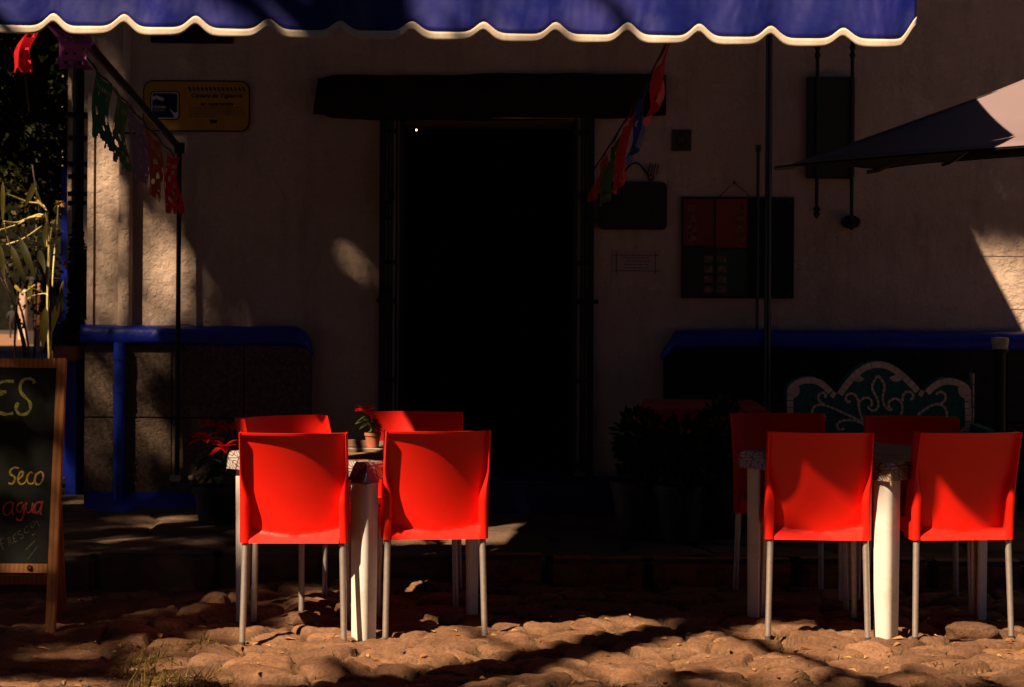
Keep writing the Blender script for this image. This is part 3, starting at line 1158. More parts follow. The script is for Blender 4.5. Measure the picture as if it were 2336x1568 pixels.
GL = 'cut-paper flags under the left awning arm'
picado('paper_flag', 'small bright red cut-paper flag curling in the sun at the front left of the awning', M['paper_red'], at(50, 40, 8.05), at(88, 40, 8.30), 0.21, 1, (-0.03, 0, 0.0), 0.022, True, 0.25, GL, 1.2)
picado('paper_flag', 'purple cut-paper flag blown sideways beside the bright red one', M['paper_purple'], at(112, 55, 8.62), at(196, 66, 9.2), 0.20, 2, (0.03, 0.1, 0.03), 0.03, True, 0.45, GL)
for nm, D0, D1, key, lab, sd, drop, den in (
        ('green', 9.58, 10.02, 'paper_green', 'dark green cut-paper flag under the awning arm, next after the purple one', 3, 0.31, 0.8),
        ('olive', 10.10, 10.46, 'paper_olive', 'narrow olive green cut-paper flag hanging in front of the rain pipe', 4, 0.33, 0.5),
        ('lilac', 10.53, 10.95, 'paper_lilac', 'pale lilac cut-paper flag between the olive and the orange ones', 5, 0.32, 0.9),
        ('orange', 11.02, 11.44, 'paper_orange', 'orange cut-paper flag with a frayed fringe under the awning arm', 6, 0.33, 0.8)):
    picado('paper_flag', lab, M[key], arm_pt(D0), arm_pt(D1), drop, sd, (random.uniform(-0.02, 0.02), 0.0, 0), 0.014, True, den, GL)
picado('paper_flag', 'dark red cut-paper flag nearest the wall, hanging against the black rod', M['paper_red'], at(377, 350, 11.5), at(408, 356, 11.78), 0.32, 7, (0.012, 0, 0), 0.014, True, 0.8, GL)
gs0, gs1 = Vector((0.687, 7.70, 2.58)), Vector((0.45, WALL - 0.02, 2.0))
GR = 'cut-paper flags on the string beside the door'


def str_pt(D, dz=-0.01):
    t = (D - gs0.y) / (gs1.y - gs0.y)
    p = gs0.lerp(gs1, t)
    p.z += dz - 0.05 * math.sin(PI * t)
    return p


for key, D0, D1, lab, sd, drop in (
        ('paper_red', 8.62, 9.22, 'red paper flag in the shade just behind the awning valance', 11, 0.27),
        ('paper_blue', 9.36, 9.86, 'blue paper flag hanging before the end of the lintel', 12, 0.30),
        ('paper_red', 10.02, 10.50, 'dark red paper flag between the blue one and the green one', 13, 0.33),
        ('paper_olive', 10.62, 11.10, 'green and yellow paper flag above the dark plaque', 14, 0.31),
        ('paper_orange', 11.22, 11.66, 'brownish orange paper flag nearest to the door gate', 15, 0.22)):
    picado('paper_flag', lab, M[key], str_pt(D0), str_pt(D1), drop, sd, (-0.05, 0, 0), 0.016, False, 0.2, GR)
for lab, pts in (('thin black cord of paper flags slanting along the left awning arm', [arm_pt(D, -0.05 - 0.02 * math.sin((D - 7.7) * 7) ** 2) for D in np.linspace(7.7, 11.9, 30)]),
                 ('thin black cord of paper flags running from the awning to the door', [str_pt(D, 0.0) for D in np.linspace(7.70, WALL - 0.02, 24)])):
    mb = MB()
    c0 = pts[0].copy()
    mb.tube([p - c0 for p in pts], 0.004, 5)
    o = mb.build('flag_cord', M['iron'])
    o.location = c0
    tag(o, lab, 'cord', 'cords of the paper garlands')

# ------------------------------------------------------------------ chairs
def chair_shell():
    z0, z1 = 0.372, 0.814
    HW = 0.2105
    nv, nu = 46, 26
    mb = MB()
    rows = []
    vsamp = list(np.linspace(0, 0.978, nv)) + [0.979, 0.990, 1.0]
    for vi, v in enumerate(vsamp):
        z = z0 + (z1 - z0) * v
        lowf = 1 - float(sstep(0.34, 0.66, np.array(v)))           # flange swells over the leg in the lower half
        hw = HW + 0.004 * (1 - v)
        tf = 0.007 + 0.030 * lowf
        lip = vi >= nv                                              # top lip: no recess
        u0 = (hw - tf) / hw

        def base(u):
            return -0.197 - 0.115 * v ** 1.7 - 0.042 * (1 - u * u)

        def panel(u):
            d = 0.0 if lip else 0.010 + 0.026 * (1 - v) ** 1.2
            return min(base(u) + d, -0.240 + (z - z0) * 1.05 + 0.002) if not lip else base(u)
        yr = base(1.0)
        yf = yr - 0.020 - 0.016 * lowf
        side_y = yr + 0.075
        rr = min(tf * 0.45, 0.012)
        row = [(-hw, side_y, z), (-hw, yf + rr * 1.6, z), (-hw + rr * 0.35, yf + rr * 0.45, z), (-hw + rr, yf, z),
               (-hw + tf - rr, yf, z), (-hw + tf - rr * 0.3, yf + rr * 0.4, z), (-hw + tf, yf + rr * 1.4, z)]
        left = list(row)
        for k in range(nu + 1):
            u = -u0 + 2 * u0 * k / nu
            row.append((u * hw, panel(u), z))
        row += [(-p[0], p[1], p[2]) for p in left[::-1]]
        for k in range(nu + 1):                                     # sitter's side
            u = 1 - 2 * k / nu
            row.append((u * (hw - 0.004), base(u) + 0.010 + 0.026 * (1 - v) ** 1.2 + 0.008, z))
        rows.append(row)
    n = len(rows[0])
    vs = [p for r_ in rows for p in r_]
    fs = []
    for i in range(len(rows) - 1):
        for k in range(n):
            fs.append((i * n + k, i * n + (k + 1) % n, (i + 1) * n + (k + 1) % n, (i + 1) * n + k))
    # caps: strip between rear and sitter side
    def cap(r_, flip):
        half = 14 + nu + 1
        a = list(range(half))
        b = list(range(n - 1, half - 1, -1))
        base = r_ * n
        # left and right flange fans then strip quads
        out = []
        out.append(tuple(base + k for k in a[:8]) + (base + b[0],))
        for k in range(nu):
            out.append((base + a[7 + k], base + a[8 + k], base + b[k + 1], base + b[k]))
        out.append(tuple(base + k for k in a[7 + nu:]) + (base + b[nu],))
        return out
    fs += cap(0, True) + cap(len(rows) - 1, False)
    mb.add(vs, fs)
    return mb


def seat_mesh():
    mb = MB()
    n = 18
    prof = []
    # side profile of the seat, back to front, top then underside
    top = [(-0.20, 0.440), (-0.12, 0.432), (0.0, 0.432), (0.12, 0.440), (0.20, 0.446), (0.245, 0.440), (0.262, 0.420), (0.262, 0.395)]
    bot = [(0.250, 0.388), (0.235, 0.405), (0.10, 0.412), (-0.10, 0.405), (-0.20, 0.400)]
    vs, fs = [], []
    prof = top + bot
    for i in range(n + 1):
        u = -1 + 2 * i / n
        for (y, z) in prof:
            w_ = 0.200 + 0.012 * (y + 0.2)
            y = max(y, -0.166 + 0.042 * u * u)
            dz = 0.012 * abs(u) ** 4 if z > 0.41 else -0.012 * abs(u) ** 6
            vs.append((u * w_, y, z + dz - 0.03 * (abs(u) > 0.99) * (z > 0.43)))
    m_ = len(prof)
    for i in range(n):
        for k in range(m_):
            fs.append((i * m_ + k, i * m_ + (k + 1) % m_, (i + 1) * m_ + (k + 1) % m_, (i + 1) * m_ + k))
    fs += [tuple(range(m_)), tuple(n * m_ + k for k in range(m_))]
    mb.add(vs, fs)
    # low side aprons joining seat and back
    for s in (-1, 1):
        mb.box(s * 0.196 - 0.006, s * 0.196 + 0.006, -0.13, 0.235, 0.385, 0.447)
    return mb


def make_chair(label, loc, rz):
    t = thing('red_chair', label, 'chair', loc, rz, 'red plastic chairs round the two tables')
    chair_shell().build('backrest', M['red_plastic'], t, angle=42)
    seat_mesh().build('seat', M['red_plastic'], t, angle=50)
    for s in (-1, 1):
        mb = MB()
        mb.tube([(s * 0.191, -0.214, 0.385), (s * 0.200, -0.236, -0.018)], [0.0135, 0.0120], 14)
        leg = mb.build('leg', M['alu'], t)
        mb = MB()
        mb.tube([(s * 0.1999, -0.2358, -0.016), (s * 0.2005, -0.237, -0.036)], 0.0128, 12)
        mb.build('foot_cap', M['rubber'], leg)
        mb = MB()
        mb.tube([(s * 0.185, 0.215, 0.40), (s * 0.195, 0.235, -0.018)], [0.0135, 0.0120], 14)
        leg = mb.build('leg', M['alu'], t)
        mb = MB()
        mb.tube([(s * 0.195, 0.235, -0.016), (s * 0.1955, 0.236, -0.036)], 0.0128, 12)
        mb.build('foot_cap', M['rubber'], leg)
    return t


def place(px_c, D, rz):
    """origin of a chair whose rear feet stand at depth D, centred on px_c"""
    rear = Vector(((px_c - 1168) / FPX * D, D, 0.012))
    return rear - Matrix.Rotation(rz, 3, 'Z') @ Vector((0, -0.236, 0))


ch = make_chair('red chair seen from behind, left one at the table with the potted flower', place(674, 8.47, R(2)), R(2))
for px_c, D, rz, lab in ((998, 8.61, R(8), 'red chair with its back to the viewer, beside the right side of the potted flower'),
                         (1871, 8.66, R(-3), 'red chair with its back to the viewer, in front of the mosaic bench, half lit'),
                         (2203, 8.69, R(6), 'red chair with its back to the viewer at the far right of the picture')):
    dup(ch, place(px_c, D, rz), rz, lab)
# the ones on the far side face the viewer
for (px_, D), rz, lab in (
        ((650, 9.52), R(180 + 36), 'slanted red chair facing the viewer behind the left chair of the flower table'),
        ((954, 9.84), R(180), 'red chair facing the viewer behind the poinsettia pot, sunlight across its top'),
        ((1777, 9.86), R(180 + 6), 'unlit red chair facing the viewer left of the mosaic bench'),
        ((2082, 9.72), R(180 - 3), 'unlit red chair facing the viewer right in front of the mosaic bench')):
    xx = (px_ - 1168) / FPX * D
    back = Vector((0, -0.26, 0))
    rot = Matrix.Rotation(rz, 3, 'Z')
    p = Vector((xx, D, -0.012)) - rot @ back
    dup(ch, p, rz, lab)

# ------------------------------------------------------------------ tables and cloths
TZ = 0.697


def make_table(label, loc, rz, half=0.375, leg=0.332):
    t = thing('plastic_table', label, 'table', loc, rz, 'white plastic tables')
    mb = MB()
    mb.prism([(-half, -half), (half, -half), (half, half), (-half, half)], 0, 0.026)
    o = mb.build('tabletop', M['resin'], None, bevel=0.01, seg=3)
    o.data.transform(Matrix.Rotation(PI / 2, 4, 'X'))
    o.data.transform(Matrix.Translation((0, 0, TZ - 0.027)))
    o.parent = t
    mb = MB()
    for s in (-1, 1):
        mb.box(-half + 0.05, half - 0.05, s * (half - 0.035) - 0.008, s * (half - 0.035) + 0.008, TZ - 0.075, TZ - 0.026)
        mb.box(s * (half - 0.035) - 0.008, s * (half - 0.035) + 0.008, -half + 0.05, half - 0.05, TZ - 0.075, TZ - 0.026)
    mb.build('apron', M['resin'], t, bevel=0.003)
    for sx in (-1, 1):
        for sy in (-1, 1):
            # moulded corner leg: rounded outer corner, two flat wings
            a = 0.044
            sec = [(0, 0.0)]
            pts = [(-a, -0.004), (-a, a * 0.35)]
            arc = []
            rr = a * 0.62
            for k in range(7):
                an = PI - PI / 2 * k / 6
                arc.append((-a + rr + rr * math.cos(an), a - rr + rr * math.sin(an)))
            sec = [(-a, -a * 0.75), (-a, a - rr)] + arc + [(a * 0.75, a), (a * 0.75, a - 0.012), (-a + 0.022 + 0.01, a - 0.02), (-a + 0.018, a - 0.03), (-a + 0.012, -a * 0.75)]
            # section drawn for the (-x, +y) corner; mirror to the others
            secm = [(p[0] * (1 if sx < 0 else -1), p[1] * (1 if sy > 0 else -1)) for p in sec]
            if sx * sy > 0:
                secm = secm[::-1]
            mb = MB()
            n = len(secm)
            vs, fs = [], []
            for zi, (zz, sc) in enumerate(((-0.012, 0.88), (0.0, 0.90), (0.3, 0.95), (TZ - 0.065, 1.0))):
                for p in secm:
                    vs.append((sx * (leg - 0.005) + p[0] * sc, sy * (leg - 0.005) + p[1] * sc, zz))
            for i in range(3):
                for k in range(n):
                    fs.append((i * n + k, i * n + (k + 1) % n, (i + 1) * n + (k + 1) % n, (i + 1) * n + k))
            fs += [tuple(range(n)), tuple(3 * n + k for k in range(n))]
            mb.add(vs, fs)
            # flat collar under the top
            lo = mb.build('leg', M['resin'], t, angle=45)
    return t


def make_cloth(label, loc, rz, seed, half=0.381, patch=False):
    t = thing('tablecloth', label, 'tablecloth', loc, rz, 'tile-patterned oilcloths')
    r = random.Random(seed)
    mb = MB()
    n = 48
    P = np.zeros((n + 1, n + 1, 3))
    ext = half + 0.075
    for j in range(n + 1):
        for i in range(n + 1):
            x = -ext + 2 * ext * i / n
            y = -ext + 2 * ext * j / n
            ox, oy = max(0, abs(x) - half), max(0, abs(y) - half)
            over = math.hypot(ox, oy)
            fl = 0.10 * over
            px_ = max(-half, min(half, x)) + (math.copysign(fl * (ox / over if over else 0), x) if over else 0)
            py_ = max(-half, min(half, y)) + (math.copysign(fl * (oy / over if over else 0), y) if over else 0)
            z = -over * (0.96 if over else 0)
            if over:
                w_ = 0.006 * math.sin(18 * (x + y) + seed) * min(1, over / 0.05)
                px_ += w_ if ox else 0
                py_ += w_ if oy else 0
                px_ += math.copysign(0.004, x) if ox else 0
                py_ += math.copysign(0.004, y) if oy else 0
            P[j, i] = (px_, py_, TZ + 0.0035 + z + 0.0012 * mnoise.noise(Vector((x * 9, y * 9, seed))))
    mb.grid(P)
    o = mb.build('cloth', M['oilcloth'], t)
    # dark blue corner piece with two flaps
    if patch:
        mb = MB()
        h = half + 0.017
        z = TZ + 0.0010
        mb.add([(-h, -h, z), (-h, -h + 0.010, z - 0.012), (-h, -h + 0.085, z - 0.078), (-h - 0.002, -h - 0.002, z - 0.082), (-h + 0.085, -h, z - 0.078), (-h + 0.010, -h, z - 0.012)],
               [(0, 1, 2, 3), (0, 3, 4, 5)])
        q = mb.build('corner_patch', M['navy_cloth'], t)
        q.modifiers.new('thickness', 'SOLIDIFY').thickness = 0.002
    return t


TL = (-0.640, 9.040)
TR = (1.520, 9.145)
aL, aR = R(52), R(45)
tb = make_table('white plastic table that carries the small potted poinsettia', (TL[0], TL[1], 0), aL)
dup(tb, (TR[0], TR[1], 0), aR, 'white plastic table with a bare cloth in front of the mosaic bench')
ck = make_cloth('tile-patterned oilcloth on the table with the potted poinsettia', (TL[0], TL[1], 0), aL, 1, patch=True)
make_cloth('tile-patterned oilcloth on the shaded table in front of the bench', (TR[0], TR[1], 0), aR, 2)
mat_ = thing('straw_mat', 'woven straw mat with dark and white stripes lying under the flower pot', 'place mat', (-0.62, 9.05, TZ + 0.0062))
mb = MB()
P = np.zeros((40, 24, 3))
for j in range(40):
    for i in range(24):
        x, y = -0.20 + 0.40 * i / 23, -0.355 + 0.73 * j / 39
        P[j, i] = (x, y, 0.004 + 0.0012 * math.sin(x * 60) + 0.001 * math.sin(y * 90))
mb.grid(P)
mm = mb.build('weave', M['straw'], mat_)
mm.modifiers.new('thickness', 'SOLIDIFY').thickness = 0.004


# ------------------------------------------------------------------ plants
def blade(mb, base, d, up, length, width, droop=0.3, n=7, fold=0.25, wob=0.0, taper=0.55):
    """one pointed leaf with a midrib fold"""
    d, up = Vector(d).normalized(), Vector(up)
    s = d.cross(up)
    if s.length < 1e-4:
        s = d.cross(Vector((1, 0, 0)))
    s.normalize()
    nrm = s.cross(d).normalized()
    vs, fs = [], []
    for i in range(n + 1):
        t = i / n
        w_ = width * (math.sin(PI * min(1, t ** taper)) ** 0.85 if t < 1 else 0) * 0.5 + 0.0004
        p = Vector(base) + d * length * t - Vector((0, 0, 1)) * droop * length * t * t + nrm * 0.02 * length * math.sin(t * 7 + wob)
        vs += [p - s * w_ + nrm * fold * w_, p, p + s * w_ + nrm * fold * w_]
    for i in range(n):
        fs += [(3 * i, 3 * i + 1, 3 * i + 4, 3 * i + 3), (3 * i + 1, 3 * i + 2, 3 * i + 5, 3 * i + 4)]
    mb.add(vs, fs)


def poinsettia(label, loc, scale, pot_mat, seed, heads, group=None, pot=(0.026, 0.033, 0.062)):
    r = random.Random(seed)
    t = thing('poinsettia', label, 'potted plant', loc, 0, group)
    mb = MB()
    rb, rt, hp = pot
    mb.lathe([(rb, 0), (rt * 0.96, hp * 0.8), (rt * 1.06, hp * 0.8), (rt * 1.06, hp), (rt * 0.95, hp), (rt * 0.9, hp * 0.82), (0.002, hp * 0.8)], (0, 0, 0.001), 24)
    mb.build('pot', pot_mat, t)
    st, lf, br = MB(), MB(), MB()
    for (hx, hy, hz, hr) in heads:
        top = Vector((hx, hy, hz))
        st.tube(spline([(0, 0, hp * 0.7), (hx * 0.3, hy * 0.3, hp + (hz - hp) * 0.5), top], 4), 0.0022 * scale, 6)
        for k in range(11):
            a = 2 * PI * k / 11 + r.uniform(-0.25, 0.25)
            el = r.uniform(-0.25, 0.55) if k % 2 else r.uniform(0.2, 0.9)
            d = (math.cos(a) * math.cos(el), math.sin(a) * math.cos(el), math.sin(el))
            blade(br, top, d, (0, 0, 1), hr * r.uniform(0.8, 1.1), hr * r.uniform(0.36, 0.48), 0.25, 6, 0.3, r.uniform(0, 6), 0.75)
        ey = MB()
        for k in range(7):
            a = r.uniform(0, 2 * PI)
            c = top + Vector((math.cos(a), math.sin(a), 0)) * hr * 0.08 + Vector((0, 0, hr * 0.06))
            ey.lathe([(0.0005, -0.003), (0.0035 * scale, 0), (0.0005, 0.004)], c, 6)
        ey.build('flower_eyes', M['chalk_yellow'], t)
        for k in range(9):
            a = r.uniform(0, 2 * PI)
            zz = hp + (hz - hp) * r.uniform(0.15, 0.8)
            f = (zz - hp) / (hz - hp)
            blade(lf, (hx * f, hy * f, zz), (math.cos(a), math.sin(a), r.uniform(-0.5, 0.2)), (0, 0, 1), hr * r.uniform(0.8, 1.1), hr * r.uniform(0.35, 0.5), 0.35, 6, 0.2, 0, 0.75)
    st.build('stem', M['leaf'], t)
    lf.build('foliage', M['leaf'], t, fix=False)
    br.build('bracts', M['bract'], t, fix=False)
    return t


pp = at(850, 1023, 9.08)
poinsettia('small poinsettia in a terracotta pot on the straw mat', (pp.x, 9.08, TZ + 0.0122), 1.0, M['terracotta'], 3, [(-0.030, -0.012, 0.150, 0.066), (0.012, 0.0, 0.110, 0.036)])
pf = at(492, 1120, 11.15)
poinsettia('tall poinsettia in a dark pot on the pavement by the blue-topped plinth', (pf.x, 11.15, SW), 2.0, M['pot_dark'], 5,
           [(0.055, -0.10, 0.405, 0.10), (-0.06, -0.03, 0.44, 0.11), (-0.02, 0.06, 0.50, 0.10), (0.07, 0.05, 0.49, 0.10)], None, (0.085, 0.115, 0.20))


def leaf_cloud(name, mat, pts, size, parent, seed=0, asp=0.55):
    r = np.random.default_rng(seed)
    n = len(pts)
    d = r.normal(size=(n, 3))
    d /= np.linalg.norm(d, axis=1)[:, None]
    e = r.normal(size=(n, 3))
    e -= d * np.sum(d * e, 1)[:, None]
    e /= np.linalg.norm(e, axis=1)[:, None]
    L = size * r.uniform(0.6, 1.3, n)[:, None]
    c = np.asarray(pts)
    V = np.stack([c - d * L * 0.5, c + e * L * asp * 0.5, c + d * L * 0.5, c - e * L * asp * 0.5], 1).reshape(-1, 3)
    F = np.arange(4 * n).reshape(n, 4)
    return fast_mesh(name, V, F, mat, parent, smooth=False)


def blob_pts(blobs, n, seed, shell=0.35):
    r = np.random.default_rng(seed)
    vol = np.array([b[3] * b[4] * b[5] for b in blobs]) ** 0.8
    cnt = (n * vol / vol.sum()).astype(int)
    out = []
    for b, k in zip(blobs, cnt):
        d = r.normal(size=(k, 3))
        d /= np.linalg.norm(d, axis=1)[:, None]
        rad = r.uniform(0, 1, k) ** shell
        out.append(np.array(b[:3]) + d * rad[:, None] * np.array(b[3:6]))
    return np.concatenate(out)


# dark potted plants beside the door on the right
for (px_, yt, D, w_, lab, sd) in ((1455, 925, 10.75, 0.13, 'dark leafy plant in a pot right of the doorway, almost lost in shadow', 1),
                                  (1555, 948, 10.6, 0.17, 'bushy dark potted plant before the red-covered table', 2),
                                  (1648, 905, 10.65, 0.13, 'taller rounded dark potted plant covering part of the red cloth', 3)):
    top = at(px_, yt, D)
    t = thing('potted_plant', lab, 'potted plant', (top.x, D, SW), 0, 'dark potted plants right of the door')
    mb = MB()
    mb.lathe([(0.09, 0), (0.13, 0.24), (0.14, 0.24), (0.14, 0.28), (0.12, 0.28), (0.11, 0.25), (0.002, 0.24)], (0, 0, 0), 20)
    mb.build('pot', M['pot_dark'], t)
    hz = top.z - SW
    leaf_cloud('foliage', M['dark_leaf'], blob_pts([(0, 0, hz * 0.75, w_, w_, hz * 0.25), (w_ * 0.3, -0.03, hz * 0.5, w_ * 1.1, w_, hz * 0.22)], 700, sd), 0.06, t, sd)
    mb = MB()
    mb.tube([(0, 0, 0.24), (0.01, 0, hz * 0.8)], 0.009, 6)
    mb.build('stem', M['bark'], t)

# table under a red cloth by the wall
a0, a1 = at(1486, 960, 10.95), at(1752, 960, 10.95)
rt = thing('side_table', 'low table under a red cloth standing in the shade against the wall', 'table', ((a0.x + a1.x) / 2, 11.30, SW))
hx_, ht_ = (a1.x - a0.x) / 2, 0.63
mb = MB()
for s in (-1, 1):
    for q in (-1, 1):
        mb.tube([(s * (hx_ - 0.05), q * 0.26, 0), (s * (hx_ - 0.05), q * 0.26, ht_ - 0.03)], 0.02, 8)
mb.build('frame', M['iron'], rt)
mb = MB()
n = 30
P = np.zeros((n + 1, n + 1, 3))
for j in range(n + 1):
    for i in range(n + 1):
        x, y = -1 + 2 * i / n, -1 + 2 * j / n
        ex, ey = x * (hx_ + 0.14), y * (0.34 + 0.14)
        ox, oy = max(0, abs(ex) - hx_), max(0, abs(ey) - 0.34)
        ov = math.hypot(ox, oy)
        P[j, i] = (max(-hx_, min(hx_, ex)) + math.copysign(0.25 * ox + 0.01 * math.sin(ey * 30) * (ov > 0), ex), max(-0.34, min(0.34, ey)) + math.copysign(0.2 * oy + 0.012 * math.sin(ex * 26) * (ov > 0), ey), ht_ - ov * 0.95)
mb.grid(P)
mb.build('red_cloth', M['red_cloth'], rt)

# ------------------------------------------------------------------ mosaic bench
BD = 11.45
def bz(zx, zy):
    return at(zx * 0.376 + 1457.7, zy * 0.376 + 728.8, BD)


bo = bz(1460, 900)
bench = thing('mosaic_bench', 'mosaic-covered bench with a triple-arched back of green and cream tiles', 'bench', (bo.x, BD, SW))


def bl(p):
    return (p.x - bo.x, p.z - SW)


outl = [(898, 1100), (898, 425), (915, 398), (950, 368), (1000, 352), (1060, 350), (1115, 372), (1160, 412), (1196, 456), (1225, 412), (1262, 362), (1310, 312), (1370, 272), (1440, 254), (1510, 263),
        (1570, 296), (1630, 345), (1685, 400), (1724, 445), (1758, 408), (1810, 370), (1870, 357), (1930, 363), (1985, 390), (2012, 422), (2030, 1100)]
op = [bl(bz(*p)) for p in outl]
op[0] = (op[0][0], 0.0)
op[-1] = (op[-1][0], 0.0)
mb = MB()
mb.prism(op, 0.0, 0.14)
mb.build('backrest', M['mosaic'], bench, bevel=0.008)
mb = MB()
x0_, x1_ = op[0][0], op[-1][0]
mb.box(x0_ + 0.02, x1_ - 0.02, -0.42, 0.002, 0.30, 0.38)
mb.box(x0_ + 0.06, x1_ - 0.06, -0.36, -0.002, 0.0, 0.302)
mb.build('seat', M['mosaic'], bench, bevel=0.015, seg=3)
for s, xx in ((-1, x0_), (1, x1_)):
    mb = MB()
    mb.box(xx - 0.06, xx + 0.06, -0.44, 0.002 if s < 0 else 0.05, 0.0, 0.52)
    mb.build('armrest', M['mosaic'], bench, bevel=0.04, seg=4)


def tesserae(mb, pts, width, step, y=-0.005, gap=0.12, th=0.008, side=None):
    pts = [Vector((p[0], 0, p[1])) for p in pts]
    acc, out = 0.0, [pts[0]]
    L = [0.0]
    for i in range(1, len(pts)):
        L.append(L[-1] + (pts[i] - pts[i - 1]).length)
    n = max(1, int(L[-1] / step))

    def P(s):
        for i in range(1, len(pts)):
            if s <= L[i] + 1e-9:
                f = (s - L[i - 1]) / max(1e-9, L[i] - L[i - 1])
                return pts[i - 1].lerp(pts[i], f)
        return pts[-1]
    for k in range(n):
        s0, s1 = L[-1] * (k + gap * 0.5) / n, L[-1] * (k + 1 - gap * 0.5) / n
        a, b = P(s0), P(s1)
        d = (b - a)
        if d.length < 1e-6:
            continue
        d.normalize()
        nn = Vector((-d.z, 0, d.x))
        w0, w1 = (-width / 2, width / 2) if side is None else side
        q = [a + nn * w0, b + nn * w0, b + nn * w1, a + nn * w1]
        jy = random.uniform(-0.0015, 0.0015)
        vs = [(p.x, y + jy, p.z) for p in q] + [(p.x, y + th, p.z) for p in q]
        mb.add(vs, [(0, 1, 2, 3), (7, 6, 5, 4), (0, 4, 5, 1), (1, 5, 6, 2), (2, 6, 7, 3), (3, 7, 4, 0)])


mb = MB()
sm = [Vector((p[0], 0, p[1])) for p in op]
path = [(p[0], p[1]) for p in op]
tesserae(mb, path, 0.032, 0.035, side=(-0.033, 0.001))
# little fans in the shoulders
for (zx, zy, a0_, a1_, r_) in ((930, 432, -80, 60, 46), (1330, 336, 190, 330, 44), (1560, 336, 200, 350, 44), (1985, 432, 120, 260, 50), (1990, 690, 90, 190, 42)):
    c = bl(bz(zx, zy))
    for k in range(5):
        a = R(a0_ + (a1_ - a0_) * k / 5 + 2)
        b = R(a0_ + (a1_ - a0_) * (k + 1) / 5 - 2)
        rr = r_ * 0.376 * BD / FPX
        vs = [(c[0], -0.005, c[1]), (c[0] + rr * math.cos(a), -0.005, c[1] + rr * math.sin(a)), (c[0] + rr * math.cos(b), -0.005, c[1] + rr * math.sin(b))]
        vs += [(v[0], 0.003, v[2]) for v in vs]
        mb.add(vs, [(0, 1, 2), (5, 4, 3), (0, 3, 4, 1), (1, 4, 5, 2), (2, 5, 3, 0)])
# scrolls
scrolls = [
    [(1450, 340), (1425, 375), (1412, 410), (1425, 445), (1445, 480), (1452, 520), (1440, 548), (1415, 555), (1392, 540), (1388, 525)],
    [(1450, 340), (1478, 375), (1490, 410), (1482, 450), (1478, 490), (1490, 525), (1515, 550), (1540, 545)],
    [(1370, 640), (1345, 580), (1332, 530), (1340, 495), (1370, 475), (1400, 480), (1415, 505), (1405, 528)],
    [(1332, 530), (1328, 490), (1312, 458), (1285, 448), (1260, 458), (1252, 480), (1262, 502), (1285, 500)],
    [(1590, 580), (1598, 530), (1585, 495), (1555, 480), (1525, 490), (1510, 515), (1522, 540)],
    [(1598, 500), (1600, 465), (1615, 442), (1642, 438), (1662, 452), (1664, 478), (1645, 488)],
    [(1370, 635), (1310, 600), (1240, 568), (1180, 540), (1130, 522), (1085, 518), (1058, 535), (1050, 570)],
    [(1125, 520), (1098, 500), (1085, 475), (1095, 450), (1118, 442), (1136, 458), (1128, 478)],
    [(1370, 640), (1310, 615), (1250, 612), (1210, 625), (1200, 655), (1222, 672), (1248, 660)],
    [(1115, 570), (1130, 590), (1128, 615), (1112, 630)],
    [(1690, 580), (1730, 550), (1780, 520), (1825, 515), (1855, 535), (1868, 570), (1868, 610)],
    [(1828, 512), (1855, 495), (1862, 465), (1845, 442), (1815, 440), (1800, 458)],
]
for s_ in scrolls:
    pts = [bl(bz(*p)) for p in s_]
    sp = spline([(p[0], 0, p[1]) for p in pts], 6)
    tesserae(mb, [(p.x, p.z) for p in sp], 0.0125, 0.024, gap=0.16)
mb.build('cream_tiles', M['tessera'], bench, smooth=False)
# side edge tiles
mb = MB()
zz = 0.05
while zz < 0.75:
    mb.box(x1_ - 0.002, x1_ + 0.005, 0.02, 0.11, zz, zz + 0.055)
    zz += 0.062
mb.build('edge_tiles', M['tessera'], bench, smooth=False)

# stone-topped post by the bench
kp = at(2281, 783, 11.35)
po = thing('stone_post', 'dark post with a pale stone knob at the right end of the bench', 'post', (kp.x, 11.35, SW))
mb = MB()
mb.lathe([(0.055, 0), (0.055, 0.04), (0.035, 0.06), (0.032, kp.z - SW - 0.06), (0.05, kp.z - SW - 0.035)], (0, 0, 0), 16)
mb.build('shaft', M['iron'], po)
mb = MB()
hk = kp.z - SW
mb.lathe([(0.02, hk - 0.035), (0.040, hk - 0.03), (0.044, hk - 0.005), (0.048, hk + 0.01), (0.045, hk + 0.028), (0.015, hk + 0.032)], (0, 0, 0), 18)
mb.build('knob', M['knob'], po)

# ------------------------------------------------------------------ things on the wall
def wall_thing(name, label, cat, px, py, off=0.0):
    p = W(px, py, off)
    return thing(name, label, cat, (p.x, p.y, p.z)), p


def wl(px, py, o):
    p = W(px, py)
    return (p.x - o.x, p.z - o.z)


def wrect(o, x0, x1, y0, y1):
    a, b = wl(x0, y1, o), wl(x1, y0, o)
    return a[0], b[0], a[1], b[1]


# yellow surveillance notice
t, o = wall_thing('camera_sign', 'yellow sign announcing a surveillance camera, black border, left of the door', 'sign', 449, 242)
x0, x1, z0, z1 = wrect(o, 327, 571, 185, 300)
mb = MB()
mb.prism(rrect(x0, x1, z0, z1, 0.055), -0.014, -0.0005)
mb.build('back_plate', M['ink'], t)
mb = MB()
mb.prism(rrect(x0 + 0.007, x1 - 0.007, z0 + 0.007, z1 - 0.007, 0.049), -0.0165, -0.0142)
mb.build('face', M['sign_yellow'], t)
ix0, ix1, iz0, iz1 = wrect(o, 344, 411, 209, 274)
mb = MB()
mb.prism(rrect(ix0, ix1, iz0, iz1, 0.022), -0.0185, -0.0168)
ic = mb.build('icon', M['ink'], t)
mb = MB()
mb.prism(rrect(ix0 + 0.006, ix1 - 0.006, iz0 + 0.006, iz1 - 0.006, 0.018), -0.0200, -0.0187)
mb.build('icon_rim', M['sign_white'], ic)
mb = MB()
